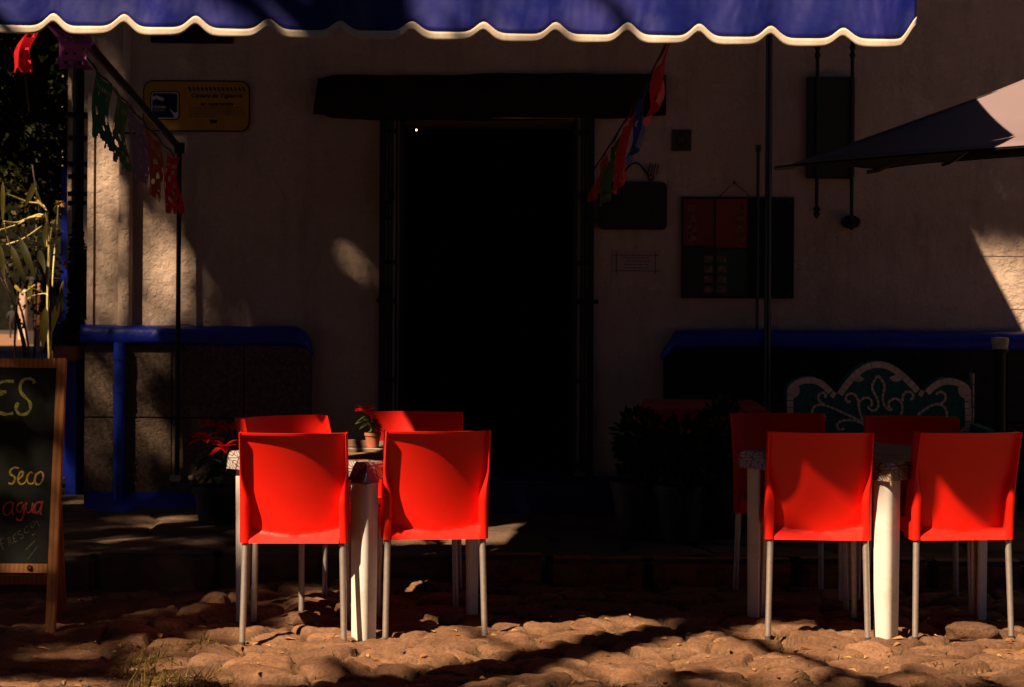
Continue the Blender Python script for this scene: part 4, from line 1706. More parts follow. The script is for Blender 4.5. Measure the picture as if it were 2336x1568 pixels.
mb.prism(rrect(ix0 + 0.012, ix1 - 0.012, iz0 + 0.012, iz1 - 0.012, 0.012), -0.0215, -0.0202)
mb.build('icon_field', M['plate_navy'], ic)
mb = MB()
cx_, cz_ = ix0 + 0.050, iz1 - 0.040
Mr = Matrix.Translation((cx_, 0, cz_)) @ Matrix.Rotation(R(22), 4, 'Y')
mb.box(-0.024, 0.026, -0.0230, -0.0217, -0.008, 0.009, M=Mr)
mb.box(-0.036, -0.020, -0.0230, -0.0217, -0.020, 0.000, M=Mr)
dx_, dz_ = ix1 - 0.030, iz0 + 0.034
mb.add([(dx_ - 0.026, -0.0226, dz_ + 0.026), (dx_ + 0.004, -0.0226, dz_ + 0.006), (dx_ + 0.018, -0.0226, dz_ + 0.010), (dx_ + 0.018, -0.0226, dz_ - 0.022), (dx_ + 0.002, -0.0226, dz_ - 0.022), (dx_ - 0.006, -0.0226, dz_ - 0.002)],
       [(0, 1, 5), (1, 2, 3, 4, 5)])
mb.build('camera_pictogram', M['sign_white'], ic, smooth=False)
text_part('CIUDAD', 0.019, M['sign_white'], ic, 'lettering', (ix0 + 0.016, -0.0222, iz0 + 0.066))
text_part('SEGURA', 0.019, M['chalk_lime'], ic, 'lettering', (ix0 + 0.016, -0.0222, iz0 + 0.047))
mb = MB()
sx0, sx1, sz0, sz1 = wrect(o, 430, 562, 200, 208)
for k in range(14):
    xx = sx0 + (sx1 - sx0) * k / 14
    mb.add([(xx, -0.0172, sz1), (xx + 0.012, -0.0172, sz1), (xx + 0.022, -0.0172, sz0), (xx + 0.010, -0.0172, sz0)], [(0, 1, 2, 3)])
mb.build('hazard_stripe', M['ink'], t, smooth=False)
tx = (sx0 + sx1) / 2
text_part('Cámara de Vigilancia', 0.0345, M['ink'], t, 'lettering', (tx, -0.0174, wl(0, 221, o)[1] + 0.0015), 'CENTER', 0.0006, 1.0)
text_part('en operación', 0.0345, M['ink'], t, 'lettering', (tx, -0.0174, wl(0, 239, o)[1]), 'CENTER', 0.0006, 1.0)
mb = MB()
for yy, w_ in ((246, 0.94), (251, 1.0), (256, 1.0), (261, 1.0), (266, 0.45)):
    a = wl(432, yy, o)
    xx = a[0]
    end = a[0] + (sx1 - sx0 - 0.012) * w_
    while xx < end:
        l_ = random.uniform(0.010, 0.034)
        mb.box(xx, min(end, xx + l_), -0.0172, -0.0168, a[1] - 0.0016, a[1] + 0.0016)
        xx += l_ + 0.005
mb.build('small_print', M['ink'], t, smooth=False)
mb = MB()
a = wl(478, 273, o)
mb.add([(a[0], -0.0172, a[1]), (a[0] + 0.016, -0.0172, a[1] - 0.002), (a[0] + 0.046, -0.0172, a[1] - 0.004), (a[0] + 0.046, -0.0172, a[1] - 0.020), (a[0] + 0.018, -0.0172, a[1] - 0.020), (a[0] + 0.012, -0.0172, a[1] - 0.026)], [(0, 1, 4, 5), (1, 2, 3, 4)])
mb.build('crest', M['ink'], t, smooth=False)

# street name plate, mostly behind the valance
t, o = wall_thing('street_plate', 'navy enamel street plate half hidden behind the awning edge', 'sign', 440, 40)
x0, x1, z0, z1 = wrect(o, 344, 534, -20, 99)
mb = MB()
mb.prism(rrect(x0, x1, z0, z1, 0.012), -0.012, -0.0005)
mb.build('plate', M['plate_navy'], t)
a = wl(474, 93, o)
text_part('ZP 21', 0.056, M['chalk_grey'], t, 'lettering', (a[0] - 0.012, -0.0126, a[1] - 0.002), 'LEFT', 0.0, 1.15)

# dark plaque with a wire arch
t, o = wall_thing('dark_plaque', 'dark green rounded plaque hung from a wire arch right of the door', 'plaque', 1443, 470)
x0, x1, z0, z1 = wrect(o, 1364, 1521, 416, 524)
mb = MB()
mb.prism(rrect(x0, x1, z0, z1, 0.03), -0.03, -0.0005)
mb.build('frame', M['pot_dark'], t)
mb = MB()
mb.prism(rrect(x0 + 0.025, x1 - 0.025, z0 + 0.025, z1 - 0.025, 0.015), -0.034, -0.0302)
mb.build('face', M['plaque'], t)
mb = MB()
arch = [wl(1419 + 60 * k / 12, 402 - 30 * math.sin(PI * k / 12), o) for k in range(13)]
mb.tube([(p[0], -0.012, p[1]) for p in arch], 0.005, 6)
for q in (0, 12):
    c = arch[q]
    ring = [(c[0] + (0.014 if q else -0.014) + 0.014 * math.cos(2 * PI * k / 12), -0.012, c[1] + 0.014 * math.sin(2 * PI * k / 12) - 0.008) for k in range(13)]
    mb.tube(ring, 0.004, 6)
for k in range(4):
    a, b = wl(1476 + 7 * k, 400, o), wl(1484 + 6 * k, 372 + 4 * (k % 2), o)
    mb.tube([(a[0], -0.010, a[1]), (b[0], -0.010, b[1])], 0.003, 5)
mb.build('wire_arch', M['iron'], t)

# small square tile
t, o = wall_thing('wall_tile', 'small dark square ceramic tile set alone on the wall', 'tile', 1554, 320)
x0, x1, z0, z1 = wrect(o, 1533, 1577, 296, 345)
mb = MB()
mb.prism(rrect(x0, x1, z0, z1, 0.004), -0.010, -0.0005)
mb.build('tile', M['tile_ceramic'], t, bevel=0.002)
mb = MB()
c = ((x0 + x1) / 2, (z0 + z1) / 2)
mb.tube([(c[0] + 0.026 * math.cos(2 * PI * k / 16), -0.011, c[1] + 0.034 * math.sin(2 * PI * k / 16)) for k in range(17)], 0.006, 6)
mb.build('painted_ring', M['plaque'], t)

# paper notice
t, o = wall_thing('paper_notice', 'pale handwritten notice inside a drawn frame below the plaque', 'notice', 1451, 598)
x0, x1, z0, z1 = wrect(o, 1396, 1506, 570, 640)
mb = MB()
mb.prism([(x0, z0), (x1, z0), (x1, z1), (x0, z1)], -0.004, -0.001)
mb.build('sheet', M['notice'], t, smooth=False)
mb = MB()
fx0, fx1, fz0, fz1 = wrect(o, 1406, 1495, 583, 618)
for zz in (fz0, fz1):
    mb.box(fx0 - 0.02, fx1 + 0.02, -0.0048, -0.0042, zz - 0.0018, zz + 0.0018)
for xx in (fx0, fx1):
    mb.box(xx - 0.0018, xx + 0.0018, -0.0046, -0.0041, fz0 - 0.02, fz1 + 0.02)
for k, (a, b) in enumerate(((0.15, 0.8), (0.25, 0.85), (0.2, 0.8), (0.22, 0.78))):
    zz = fz1 - 0.014 - 0.019 * k
    xx = fx0 + (fx1 - fx0) * a
    while xx < fx0 + (fx1 - fx0) * b:
        l_ = random.uniform(0.008, 0.026)
        mb.box(xx, xx + l_, -0.0046, -0.0041, zz - 0.002, zz + 0.002)
        xx += l_ + 0.006
mb.build('ink_lines', M['plate_navy'], t, smooth=False)

# menu board
t, o = wall_thing('menu_board', 'framed menu board with red and green photo pages beside a blackboard', 'menu board', 1682, 565)
x0, x1, z0, z1 = wrect(o, 1553, 1811, 451, 680)
mb = MB()
mb.box(x0, x1, -0.022, -0.0005, z0, z1)
mb.build('board', M['ink'], t, bevel=0.003)
for (a, b, c_, d_, key, lab, px0) in ((1558, 1628, 455, 560, 'menu_red', 'dull red menu page', 1568), (1632, 1704, 455, 565, 'menu_orange', 'orange red menu page', 1680),
                                      (1558, 1628, 570, 676, 'menu_black', 'black menu page', 1605), (1632, 1704, 570, 676, 'menu_green', 'green menu page', 1636)):
    q = wrect(o, a, b, c_, d_)
    mb = MB()
    mb.box(q[0], q[1], -0.025, -0.0222, q[2], q[3])
    pg = mb.build('menu_page', M[key], t, smooth=False)
    pg['label'] = lab
    mb = MB()
    for k in range(4):
        e = wrect(o, px0, px0 + 20, c_ + 14 + k * 23, c_ + 29 + k * 23)
        mb.box(e[0], e[1], -0.0265, -0.0252, e[2], e[3])
    mb.build('dish_photo', M['photo'], pg, smooth=False)
q = wrect(o, 1708, 1808, 455, 676)
mb = MB()
mb.box(q[0], q[1], -0.027, -0.0222, q[2], q[3])
bb = mb.build('blackboard', M['board'], t, smooth=False)
mb = MB()
for (cx_, cz_) in ((q[0], q[2]), (q[0], q[3]), (q[1], q[2]), (q[1], q[3])):
    sx = 1 if cx_ == q[0] else -1
    sz = 1 if cz_ == q[2] else -1
    mb.tube([(cx_ + sx * 0.004, -0.028, cz_ + sz * 0.028), (cx_ + sx * 0.016, -0.028, cz_ + sz * 0.016), (cx_ + sx * 0.028, -0.028, cz_ + sz * 0.004)], 0.0025, 5)
mb.build('corner_flourish', M['chalk_grey'], bb)
mb = MB()
c0 = wl(1675, 416, o)
mb.tube([(wl(1640, 450, o)[0], -0.008, z1), (c0[0], -0.008, c0[1]), (wl(1712, 450, o)[0], -0.008, z1)], 0.0022, 5)
mb.lathe([(0.002, -0.01), (0.006, 0), (0.002, 0.01)], (c0[0], -0.008, c0[1]), 8)
mb.build('hanging_wire', M['iron'], t)

# iron hanging with spear tips
t, o = wall_thing('iron_bracket_sign', 'black box held by two spear-tipped iron rods right of the awning rod', 'wall ornament', 1892, 293)
x0, x1, z0, z1 = wrect(o, 1838, 1946, 178, 408)
mb = MB()
mb.box(x0, x1, -0.07, -0.0005, z0, z1)
mb.build('box', M['pot_dark'], t, bevel=0.005)
for px_, yb, tip in ((1858, 494, 0), (1937, 520, 1)):
    a = wl(px_, yb, o)
    mb = MB()
    top = wl(px_, 60, o)[1]
    mb.tube([(a[0], -0.085, a[1] + 0.05), (a[0], -0.085, top)], 0.0105, 8)
    mb.lathe([(0.0105, 0.055), (0.024, 0.035), (0.012, 0.028), (0.020, 0.012), (0.010, -0.006), (0.001, -0.016)], (a[0], -0.085, a[1]), 10)
    for yy in (112, 130):
        mb.lathe([(0.0105, -0.02), (0.018, 0), (0.0105, 0.02)], (a[0], -0.085, wl(px_, yy, o)[1]), 10)
    rodp = mb.build('iron_rod', M['iron'], t)
    if tip:
        mb = MB()
        c = wl(1938, 507, o)
        n = 24
        mb.prism([(c[0] + 0.050 * math.cos(2 * PI * k / n), c[1] + 0.037 * math.sin(2 * PI * k / n)) for k in range(n)], -0.075, -0.0005)
        mb.build('rose_plate', M['iron'], rodp, bevel=0.004)

# ------------------------------------------------------------------ umbrella at the right
UN, UU, UW, UH = Vector((1.08, 8.30)), Vector((0.878, -0.478)), Vector((0.478, 0.878)), 1.02
UC = UN + UU * UH + UW * UH
um = thing('patio_umbrella', 'pale canvas patio umbrella cut off by the right edge', 'umbrella', (UC.x, UC.y, 0))
corner = []
for (iu, iw, z) in ((0, 0, 1.887), (1, 0, 1.946), (2, 0, 1.950), (2, 1, 1.985), (2, 2, 2.03), (1, 2, 2.03), (0, 2, 1.985), (0, 1, 1.911)):
    p = UU * UH * (iu - 1) + UW * UH * (iw - 1)
    corner.append(Vector((p.x, p.y, z)))
apex = 2.42
top = Vector((0, 0, apex))
mb = MB()
ns, nrr = 12, 14
for k in range(8):
    a, b = corner[k], corner[(k + 1) % 8]
    P = np.zeros((nrr + 1, ns + 1, 3))
    for j in range(nrr + 1):
        tt = j / nrr
        for i in range(ns + 1):
            s_ = i / ns
            e = a.lerp(b, s_)
            bow = 1 - 0.020 * 4 * s_ * (1 - s_) * tt ** 2           # edge drawn in between the ribs
            p = top.lerp(Vector((e.x * bow, e.y * bow, e.z)), tt)
            p.z += -0.075 * 4 * s_ * (1 - s_) * tt * (1 - tt ** 2) + 0.006 * 4 * s_ * (1 - s_) * tt ** 4 - 0.02 * math.sin(PI * tt)
            P[j, i] = p
    mb.grid(P)
cn = mb.build('canopy', M['canvas'], um, angle=25)
cn.modifiers.new('thickness', 'SOLIDIFY').thickness = 0.003
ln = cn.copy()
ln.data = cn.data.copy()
ln.name = 'underside_shade'  # added dark sheet, stands in for the shade under the canopy
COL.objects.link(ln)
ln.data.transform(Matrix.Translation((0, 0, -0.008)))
ln.data.materials[0] = M['dull_black']
for c in corner:
    mb = MB()
    mb.tube([top - Vector((0, 0, 0.04)), c + Vector((0, 0, -0.012)), c * 1.0 + Vector((c.x * 0.05, c.y * 0.05, -0.02))], 0.009, 8)
    mb.build('rib', M['bronze'], um)
mb = MB()
mb.tube([(0, 0, -0.02), (0.0, 0, apex + 0.12)], 0.022, 14)
mb.build('pole', M['bronze'], um)
mb = MB()
mb.lathe([(0.28, -0.03), (0.28, 0.03), (0.06, 0.06), (0.04, 0.25)], (0, 0, 0), 24)
mb.build('base', M['iron'], um)

# ------------------------------------------------------------------ chalkboard
cb0 = at(115, 1420, 8.84)
cbt = at(138, 822, 9.04)
acb = thing('sandwich_board', 'wood-framed chalkboard with handwritten drinks at the left edge', 'chalkboard', (cb0.x, 8.84, ground_z(cb0.x, 8.84)))
HB = cbt.z + 0.042
lean = 0.20
Mb = Matrix.Rotation(math.atan2(lean, HB), 4, 'X') @ Matrix.Identity(4)
Mb = Matrix.Rotation(-math.atan2(lean, HB), 4, 'X')
LH = math.hypot(HB, lean)


def bpart2(mb, name, mat, parent, **kw):
    o = mb.build(name, mat, **kw)
    o.data.transform(Mb)
    o.parent = parent
    return o


wst = 0.041
WB = 0.62
zs = lambda py: (cbt.z - (at(138, py, 8.95).z)) and ((at(127, py, 8.94).z) / HB * LH)
mb = MB()
mb.box(-wst / 2, wst / 2, -0.012, 0.012, -0.01, LH)
bpart2(mb, 'stile', M['pine'], acb, bevel=0.003)
mb = MB()
mb.box(-WB - wst / 2, -WB + wst / 2, -0.012, 0.012, -0.01, LH)
bpart2(mb, 'stile', M['pine'], acb, bevel=0.003)
mb = MB()
mb.box(-WB + wst / 2, -wst / 2 - 0.0005, -0.0105, 0.0105, LH - 0.042, LH - 0.001)
bpart2(mb, 'rail', M['pine'], acb, bevel=0.003)
zb_ = zs(1264)
mb = MB()
mb.box(-WB + wst / 2, -wst / 2 - 0.0005, -0.0105, 0.0105, zb_ - 0.040, zb_)
bpart2(mb, 'rail', M['pine'], acb, bevel=0.003)
mb = MB()
mb.box(-WB + wst / 2 - 0.004, -wst / 2 + 0.004, -0.003, 0.003, zb_ - 0.01, LH - 0.035)
slate = bpart2(mb, 'slate', M['board'], acb, smooth=False)
kx = (75 - 127) / FPX * 8.87
mb = MB()
mb.lathe([(0.012, 0), (0.012, 0.004), (0.009, 0.009), (0.002, 0.0095)], (0, 0, 0), 16)
kn = mb.build('knob', M['oxblood'])
kn.data.transform(Mb @ Matrix.Translation((kx, -0.0105, zb_ - 0.017)) @ Matrix.Rotation(PI / 2, 4, 'X'))
kn.parent = acb
mb = MB()
mb.lathe([(0.0042, 0), (0.0042, 0.001)], (0, 0, 0), 10)
sc_ = mb.build('screw', M['screw'])
sc_.data.transform(Mb @ Matrix.Translation((kx, -0.020, zb_ - 0.017)) @ Matrix.Rotation(PI / 2, 4, 'X'))
sc_.parent = kn
# rear frame of the easel
mb = MB()
for xx in (-0.052, -WB + 0.05):
    mb.box(xx - 0.016, xx + 0.016, -0.011, 0.011, -LH, 0)
mb.box(-WB + 0.066, -0.068, -0.009, 0.009, -LH + 0.12, -LH + 0.16)
rf = mb.build('rear_frame', M['pine'], None, bevel=0.002)
rf.data.transform(Matrix.Translation((0, lean + 0.034, HB - 0.005)) @ Matrix.Rotation(R(13), 4, 'X'))
rf.parent = acb


def chalk_line(px_pts, name, mat, r=0.006, n=6):
    """writing: strokes given on the slate"""
    mb = MB()
    for st in px_pts:
        P = []
        for (zx, zy) in st:
            px_, py_ = zx * 0.3095, zy * 0.3095 + 822.3          # sheet the strokes were drawn on
            P.append(Vector(((px_ - 127) / FPX * 8.93, 0, zs(py_))))
        P = spline(P, n) if len(P) > 2 else P
        rr = [r * (0.75 + 0.35 * mnoise.noise(p * 40)) for p in P]
        # flattened chalk mark
        b = len(mb.v)
        mb.tube(P, rr, 6)
        mb.v[b:] = [(v[0], -0.0034 + v[1] * 0.12, v[2]) for v in mb.v[b:]]
    return bpart2(mb, name, mat, slate)


chalk_line([[(215, 118), (195, 92), (160, 85), (125, 100), (108, 140), (115, 185), (150, 222), (182, 255), (192, 290), (180, 328), (150, 348), (110, 345), (88, 318), (86, 290), (98, 262)],
            [(60, 108), (20, 105), (-40, 115), (-62, 150), (-30, 185), (5, 180)], [(5, 182), (-50, 215), (-75, 270), (-40, 330), (10, 348), (65, 340)]], 'chalk_lettering', M['chalk_lime'], 0.0080)
chalk_line([[(128, 742), (95, 735), (65, 755), (68, 785), (95, 800), (100, 830), (80, 855), (55, 848)],
            [(118, 822), (150, 800), (160, 775), (145, 765), (128, 790), (125, 830), (145, 855), (175, 845), (192, 815)],
            [(232, 778), (215, 768), (196, 790), (192, 825), (205, 850), (235, 848), (252, 820)],
            [(285, 765), (258, 785), (248, 825), (262, 855), (290, 850), (308, 815), (305, 778), (285, 765), (270, 778)]], 'chalk_lettering', M['chalk_yellow'], 0.0052)
chalk_line([[(95, 985), (55, 990), (28, 1025), (30, 1065), (60, 1078), (90, 1040), (98, 990), (92, 1050), (105, 1080)],
            [(168, 990), (140, 995), (125, 1025), (135, 1055), (160, 1050), (175, 1000), (178, 1070), (160, 1112), (135, 1115), (125, 1095)],
            [(195, 985), (190, 1030), (205, 1060), (232, 1045), (242, 990), (240, 1045), (250, 1065)],
            [(305, 985), (270, 990), (255, 1030), (268, 1065), (295, 1040), (312, 975), (302, 1050), (305, 1075)]], 'chalk_lettering', M['chalk_red'], 0.0048)
chalk_line([[(12, 1240), (22, 1290), (42, 1330)], [(0, 1270), (40, 1240)], [(5, 1300), (40, 1280)],
            [(68, 1240), (85, 1300)], [(66, 1245), (92, 1240), (85, 1268), (112, 1285)],
            [(105, 1228), (120, 1275)], [(108, 1228), (130, 1212)], [(112, 1252), (132, 1240)], [(120, 1275), (142, 1262)],
            [(165, 1190), (142, 1198), (150, 1220), (175, 1218), (182, 1240), (160, 1250)],
            [(212, 1158), (190, 1172), (192, 1205), (222, 1198)],
            [(255, 1118), (232, 1150), (248, 1168), (275, 1118), (285, 1140), (305, 1160)],
            [(245, 1225), (268, 1210)], [(205, 1328), (270, 1260)], [(222, 1395), (288, 1305)]], 'chalk_lettering', M['chalk_grey'], 0.0026)

# ------------------------------------------------------------------ the side street, left
# big-leaved plant by the corner
PD = 13.3
pb = at(95, 1000, PD)
pl = thing('elephant_ear_plant', 'big plant of long hanging leaves on pale bent stalks behind the chalkboard', 'plant', (pb.x, PD, street_z(PD)))
po_ = Vector((pb.x, PD, street_z(PD)))


def pa(px_, py_, dd=0.0):
    return at(px_, py_, PD + dd) - po_


st = MB()
for pts, rr in (([(18, 444), (60, 459), (104, 477), (108, 560)], 1), ([(0, 525), (36, 513), (98, 492), (108, 560)], 1), ([(9, 505), (39, 507), (70, 497), (98, 492)], 1), ([(55, 501), (98, 490)], 0.9),
                ([(95, 516), (54, 543), (15, 560)], 1), ([(82, 430), (98, 470), (106, 480)], 0.8), ([(63, 682), (80, 673), (107, 674), (112, 700)], 1.0), ([(105, 480), (112, 560), (108, 700), (112, 830), (110, 1050)], 1.6),
                ([(133, 470), (130, 520), (126, 560), (120, 640), (118, 760), (112, 900)], 1.2), ([(118, 520), (108, 610)], 0.8), ([(130, 515), (147, 530)], 0.8), ([(10, 510), (22, 560)], 0.8), ([(55, 668), (78, 650)], 0.8), ([(66, 655), (96, 665)], 0.8)):
    st.tube(spline([pa(p[0], p[1] + 6 * math.sin(3.0 * i), 0.1 * math.sin(i)) for i, p in enumerate(pts)], 6), 0.0046 * rr, 6)
st.build('stalk', M['petiole'], pl)
lf1, lf2, lf3 = MB(), MB(), MB()


def hang(mb, a, b, w_, dd=0.0, face=(0.3, -1, 0.2)):
    A, B = pa(a[0], a[1], dd), pa(b[0], b[1], dd - 0.08)
    blade(mb, A, B - A, Vector(face), (B - A).length, 0.62 * w_ * PD / FPX, 0.0, 9, 0.22, a[0], 0.75)


hang(lf1, (82, 413), (56, 474), 22)
hang(lf1, (100, 486), (103, 568), 22, 0.05)
hang(lf1, (6, 415), (6, 510), 16)
hang(lf1, (42, 538), (82, 640), 27, 0.0)
hang(lf1, (25, 560), (62, 660), 24, -0.1, (0.2, -1, 0.4))
hang(lf1, (90, 570), (100, 640), 28, 0.1)
hang(lf1, (104, 700), (97, 800), 32, 0.05)
hang(lf1, (0, 560), (10, 640), 20)
hang(lf1, (70, 640), (64, 700), 20, 0.1)
hang(lf2, (134, 684), (121, 760), 30, -0.05, (-0.6, -1, 0.5))
hang(lf2, (144, 640), (138, 700), 16, 0.0, (-0.6, -1, 0.5))
hang(lf2, (78, 450), (104, 478), 9, 0.0)
hang(lf2, (32, 650), (48, 668), 12)
hang(lf2, (120, 800), (116, 850), 16, 0.0, (-0.6, -1, 0.5))
hang(lf3, (118, 650), (118, 715), 18, -0.1)
hang(lf3, (130, 660), (130, 712), 16, -0.1)
hang(lf3, (140, 655), (142, 720), 12, -0.1)
hang(lf3, (120, 770), (140, 800), 18, -0.1)
lf1.build('olive_leaves', M['olive_leaf'], pl, fix=False)
lf2.build('lit_leaves', M['lit_leaf'], pl, fix=False)  # sunlight on these leaves is in their colour
lf3.build('dark_leaves', M['dark_leaf'], pl, fix=False)
mb = MB()
fp = pa(136, 462)
for k in range(16):
    a = random.uniform(0, 6.28)
    blade(mb, fp, (math.cos(a), math.sin(a), random.uniform(-0.6, 0.9)), (0, 0, 1), 0.045, 0.018, 0.4, 4)
mb.build('seed_head', M['dry_leaf'], pl, fix=False)

# climbing shrub with pink flowers at the corner, in a terracotta trough
sp_ = at(178, 800, 12.75)
tr2 = thing('wall_planter', 'terracotta trough with a dark climbing shrub and pink flowers at the corner', 'planter', (sp_.x, 12.75, 0))
zt = sp_.z
mb = MB()
mb.box(-0.09, 0.05, -0.28, 0.25, zt - 0.05, zt + 0.035)
mb.build('trough', M['terracotta'], tr2, bevel=0.008)
mb = MB()
mb.box(-0.03, 0.03, -0.2, 0.2, -0.1, zt - 0.05)
mb.build('pedestal', M['blue'], tr2)
h_ = lambda py: at(178, py, 12.75).z
leaf_cloud('foliage', M['dark_leaf'], blob_pts([(0.0, 0.0, h_(700), 0.045, 0.18, 0.22), (-0.03, 0.0, h_(765), 0.07, 0.2, 0.12), (0.035, 0.02, h_(640), 0.03, 0.12, 0.20), (-0.02, 0.05, h_(600), 0.04, 0.12, 0.3)], 1500, 4), 0.05, tr2, 4)
mb = MB()
for (px_, py_) in ((200, 632), (196, 640), (158, 790), (152, 782), (150, 600)):
    c = at(px_, py_, 12.72) - Vector((sp_.x, 12.75, 0))
    for k in range(8):
        a = random.uniform(0, 6.28)
        blade(mb, c, (math.cos(a), random.uniform(-1, 0.2), math.sin(a)), (0, 0, 1), 0.030, 0.022, 0.2, 4)
mb.build('flowers', M['flower_pink'], tr2, fix=False)


def tree(name, label, base, hgt, blobs, n, size, mat, seed, group=None, trunk_r=0.16, limbs=4):
    t = thing(name, label, 'tree', base, 0, group)
    r = random.Random(seed)
    mb = MB()
    mb.tube(spline([(0, 0, -0.3), (0.05, 0.02, hgt * 0.35), (-0.05, 0.04, hgt * 0.7), (0.02, 0, hgt)], 5), [trunk_r * (1 - 0.035 * i) for i in range(16)], 10)
    for k in range(limbs):
        b = blobs[k % len(blobs)]
        mid = Vector((b[0] * 0.4, b[1] * 0.4, hgt * 0.8 + (b[2] - hgt) * 0.4))
        mb.tube(spline([(0, 0, hgt * 0.65), mid, (b[0], b[1], b[2])], 5), [trunk_r * 0.45 * (1 - 0.06 * i) for i in range(11)], 7)
    mb.build('trunk', M['bark'], t)
    leaf_cloud('crown', mat, blob_pts(blobs, n, seed), size, t, seed)
    return t


c = at(70, 430, 19)
g0 = street_z(19)
tree('street_tree', 'dense dark leafy tree filling the side street above the hanging leaves', (c.x - 0.95, 19, g0), 2.2,
     [(0.85, 0, 2.9, 0.8, 0.9, 0.9), (0.05, 0.2, 3.4, 1.0, 1.0, 1.0), (1.1, 0.3, 3.8, 0.7, 1.0, 0.9), (0.45, 0, 4.6, 1.2, 1.0, 0.9), (-0.25, 0, 2.7, 0.8, 0.8, 0.7), (1.15, 0.1, 2.6, 0.5, 0.7, 0.6)], 12000, 0.095, M['dark_leaf'], 21, 'trees of the side street')
c = at(40, 300, 34)
tree('street_tree', 'tall black-green tree farther down the side street', (c.x - 1.3, 34, street_z(34)), 4.0,
     [(1.3, 0, 5.0, 2.6, 2.0, 1.8), (-0.2, 0, 6.5, 2.2, 2.0, 1.8), (1.9, 0.3, 7.6, 2.0, 2.0, 1.8), (0.8, 0, 9.0, 2.4, 2.0, 1.6), (2.7, 0, 5.6, 1.2, 1.5, 1.5)], 11000, 0.17, M['dark_leaf'], 22, 'trees of the side street', 0.25)

# shrubs along the street, flecks of sunlit leaves
c = at(70, 610, 16.5)
sh = thing('garden_shrub', 'loose shrub with small yellow-green leaves behind the big hanging leaves', 'shrub', (c.x, 16.5, street_z(16.5)))
leaf_cloud('foliage', M['olive_leaf'], blob_pts([(0, 0, 1.75, 0.28, 0.3, 0.4), (0.12, 0, 1.3, 0.22, 0.3, 0.35), (-0.2, 0, 2.2, 0.3, 0.3, 0.3)], 900, 9, 0.6), 0.05, sh, 9)
mb = MB()
for k in range(7):
    mb.tube(spline([(random.uniform(-0.1, 0.1), 0, -0.1), (random.uniform(-0.2, 0.2), 0, 1.0), (random.uniform(-0.35, 0.35), random.uniform(-0.2, 0.2), random.uniform(1.5, 2.4))], 4), 0.009, 5)
mb.build('stems', M['bark'], sh)

# far garden pillars and walls in the sun
for (px0, px1, yt, yb, D, key, lab) in ((43, 60, 668, 776, 84, 'far_white', 'sunlit whitewashed gate pillar beside the walking person'),
                                        (80, 92, 655, 790, 70, 'far_ochre', 'slender ochre gate pillar half lit behind the stalks'),
                                        (63, 79, 640, 792, 72, 'far_dark', 'dark brown gate pillar between the white and the ochre ones'),
                                        (96, 112, 640, 800, 60, 'far_dark', 'dark brown pillar nearest to the corner building')):
    a, b = at(px0, yb, D), at(px1, yt, D)
    z0_ = street_z(D) - 0.05
    t = thing('gate_pillar', lab, 'pillar', ((a.x + b.x) / 2, D, z0_), 0, 'pillars far along the side street')
    hw = (b.x - a.x) / 2
    hh_ = b.z - z0_
    mb = MB()
    mb.box(-hw, hw, -hw, hw, 0, hh_)
    for k in range(4):
        mb.box(-hw + hw * 0.5 * k + 0.03, -hw + hw * 0.5 * k + hw * 0.25, -hw - 0.03, -hw + 0.01, hh_ * 0.25, hh_ * 0.97)
    mb.box(-hw * 1.04, hw * 1.04, -hw * 1.1, hw, 0.0, hh_ * 0.22)
    mb.build('shaft', M[key], t, bevel=0.01)
    mb = MB()
    mb.box(-hw * 1.2, hw * 1.2, -hw * 1.2, hw * 1.2, hh_, hh_ + 0.12)
    mb.build('cap', M[key], t, bevel=0.02)

# walking person, seen from behind
PDp = 88
z0_ = street_z(PDp)
pc2 = at(29, 700, PDp)
sc = (pc2.z - z0_) / 1.70
per = thing('person', 'person in a dark coat walking away down the sunlit side street', 'person', (pc2.x, PDp, z0_), 0)


def skin_body(name, verts, edges, radii, mat, parent, root):
    me = bpy.data.meshes.new(name)
    me.from_pydata(verts, edges, [])
    o = bpy.data.objects.new(name, me)
    COL.objects.link(o)
    o.parent = parent
    md = o.modifiers.new('skin', 'SKIN')
    sk = me.skin_vertices[0].data
    for i, r_ in enumerate(radii):
        sk[i].radius = (r_, r_)
        sk[i].use_root = (i == root)
    o.modifiers.new('sub', 'SUBSURF').levels = 1
    bpy.context.view_layer.update()
    dg = bpy.context.evaluated_depsgraph_get()
    me2 = bpy.data.meshes.new_from_object(o.evaluated_get(dg))
    o.modifiers.clear()
    o.data = me2
    me2.materials.append(mat)
    for f in me2.polygons:
        f.use_smooth = True
    return o


V = [(0, 0, 0.92), (0, 0, 1.10), (0, 0, 1.32), (0, 0, 1.46), (0, 0, 1.55), (0, 0.01, 1.66),
     (-0.10, 0, 0.88), (-0.11, 0.06, 0.48), (-0.11, -0.04, 0.06), (-0.11, 0.08, 0.03),
     (0.10, 0, 0.88), (0.11, 0.14, 0.50), (0.11, 0.16, 0.08), (0.11, 0.28, 0.05),
     (-0.20, 0, 1.38), (-0.30, -0.02, 1.12), (-0.30, 0.10, 0.92), (-0.30, 0.13, 0.84),
     (0.20, 0, 1.38), (0.27, -0.06, 1.10), (0.28, 0.02, 0.86), (0.28, 0.04, 0.78)]
E = [(0, 1), (1, 2), (2, 3), (3, 4), (4, 5), (0, 6), (6, 7), (7, 8), (8, 9), (0, 10), (10, 11), (11, 12), (12, 13), (2, 14), (14, 15), (15, 16), (16, 17), (2, 18), (18, 19), (19, 20), (20, 21)]
Rr = [0.15, 0.16, 0.17, 0.08, 0.07, 0.105, 0.10, 0.075, 0.05, 0.04, 0.10, 0.075, 0.05, 0.04, 0.08, 0.06, 0.045, 0.04, 0.08, 0.06, 0.045, 0.04]
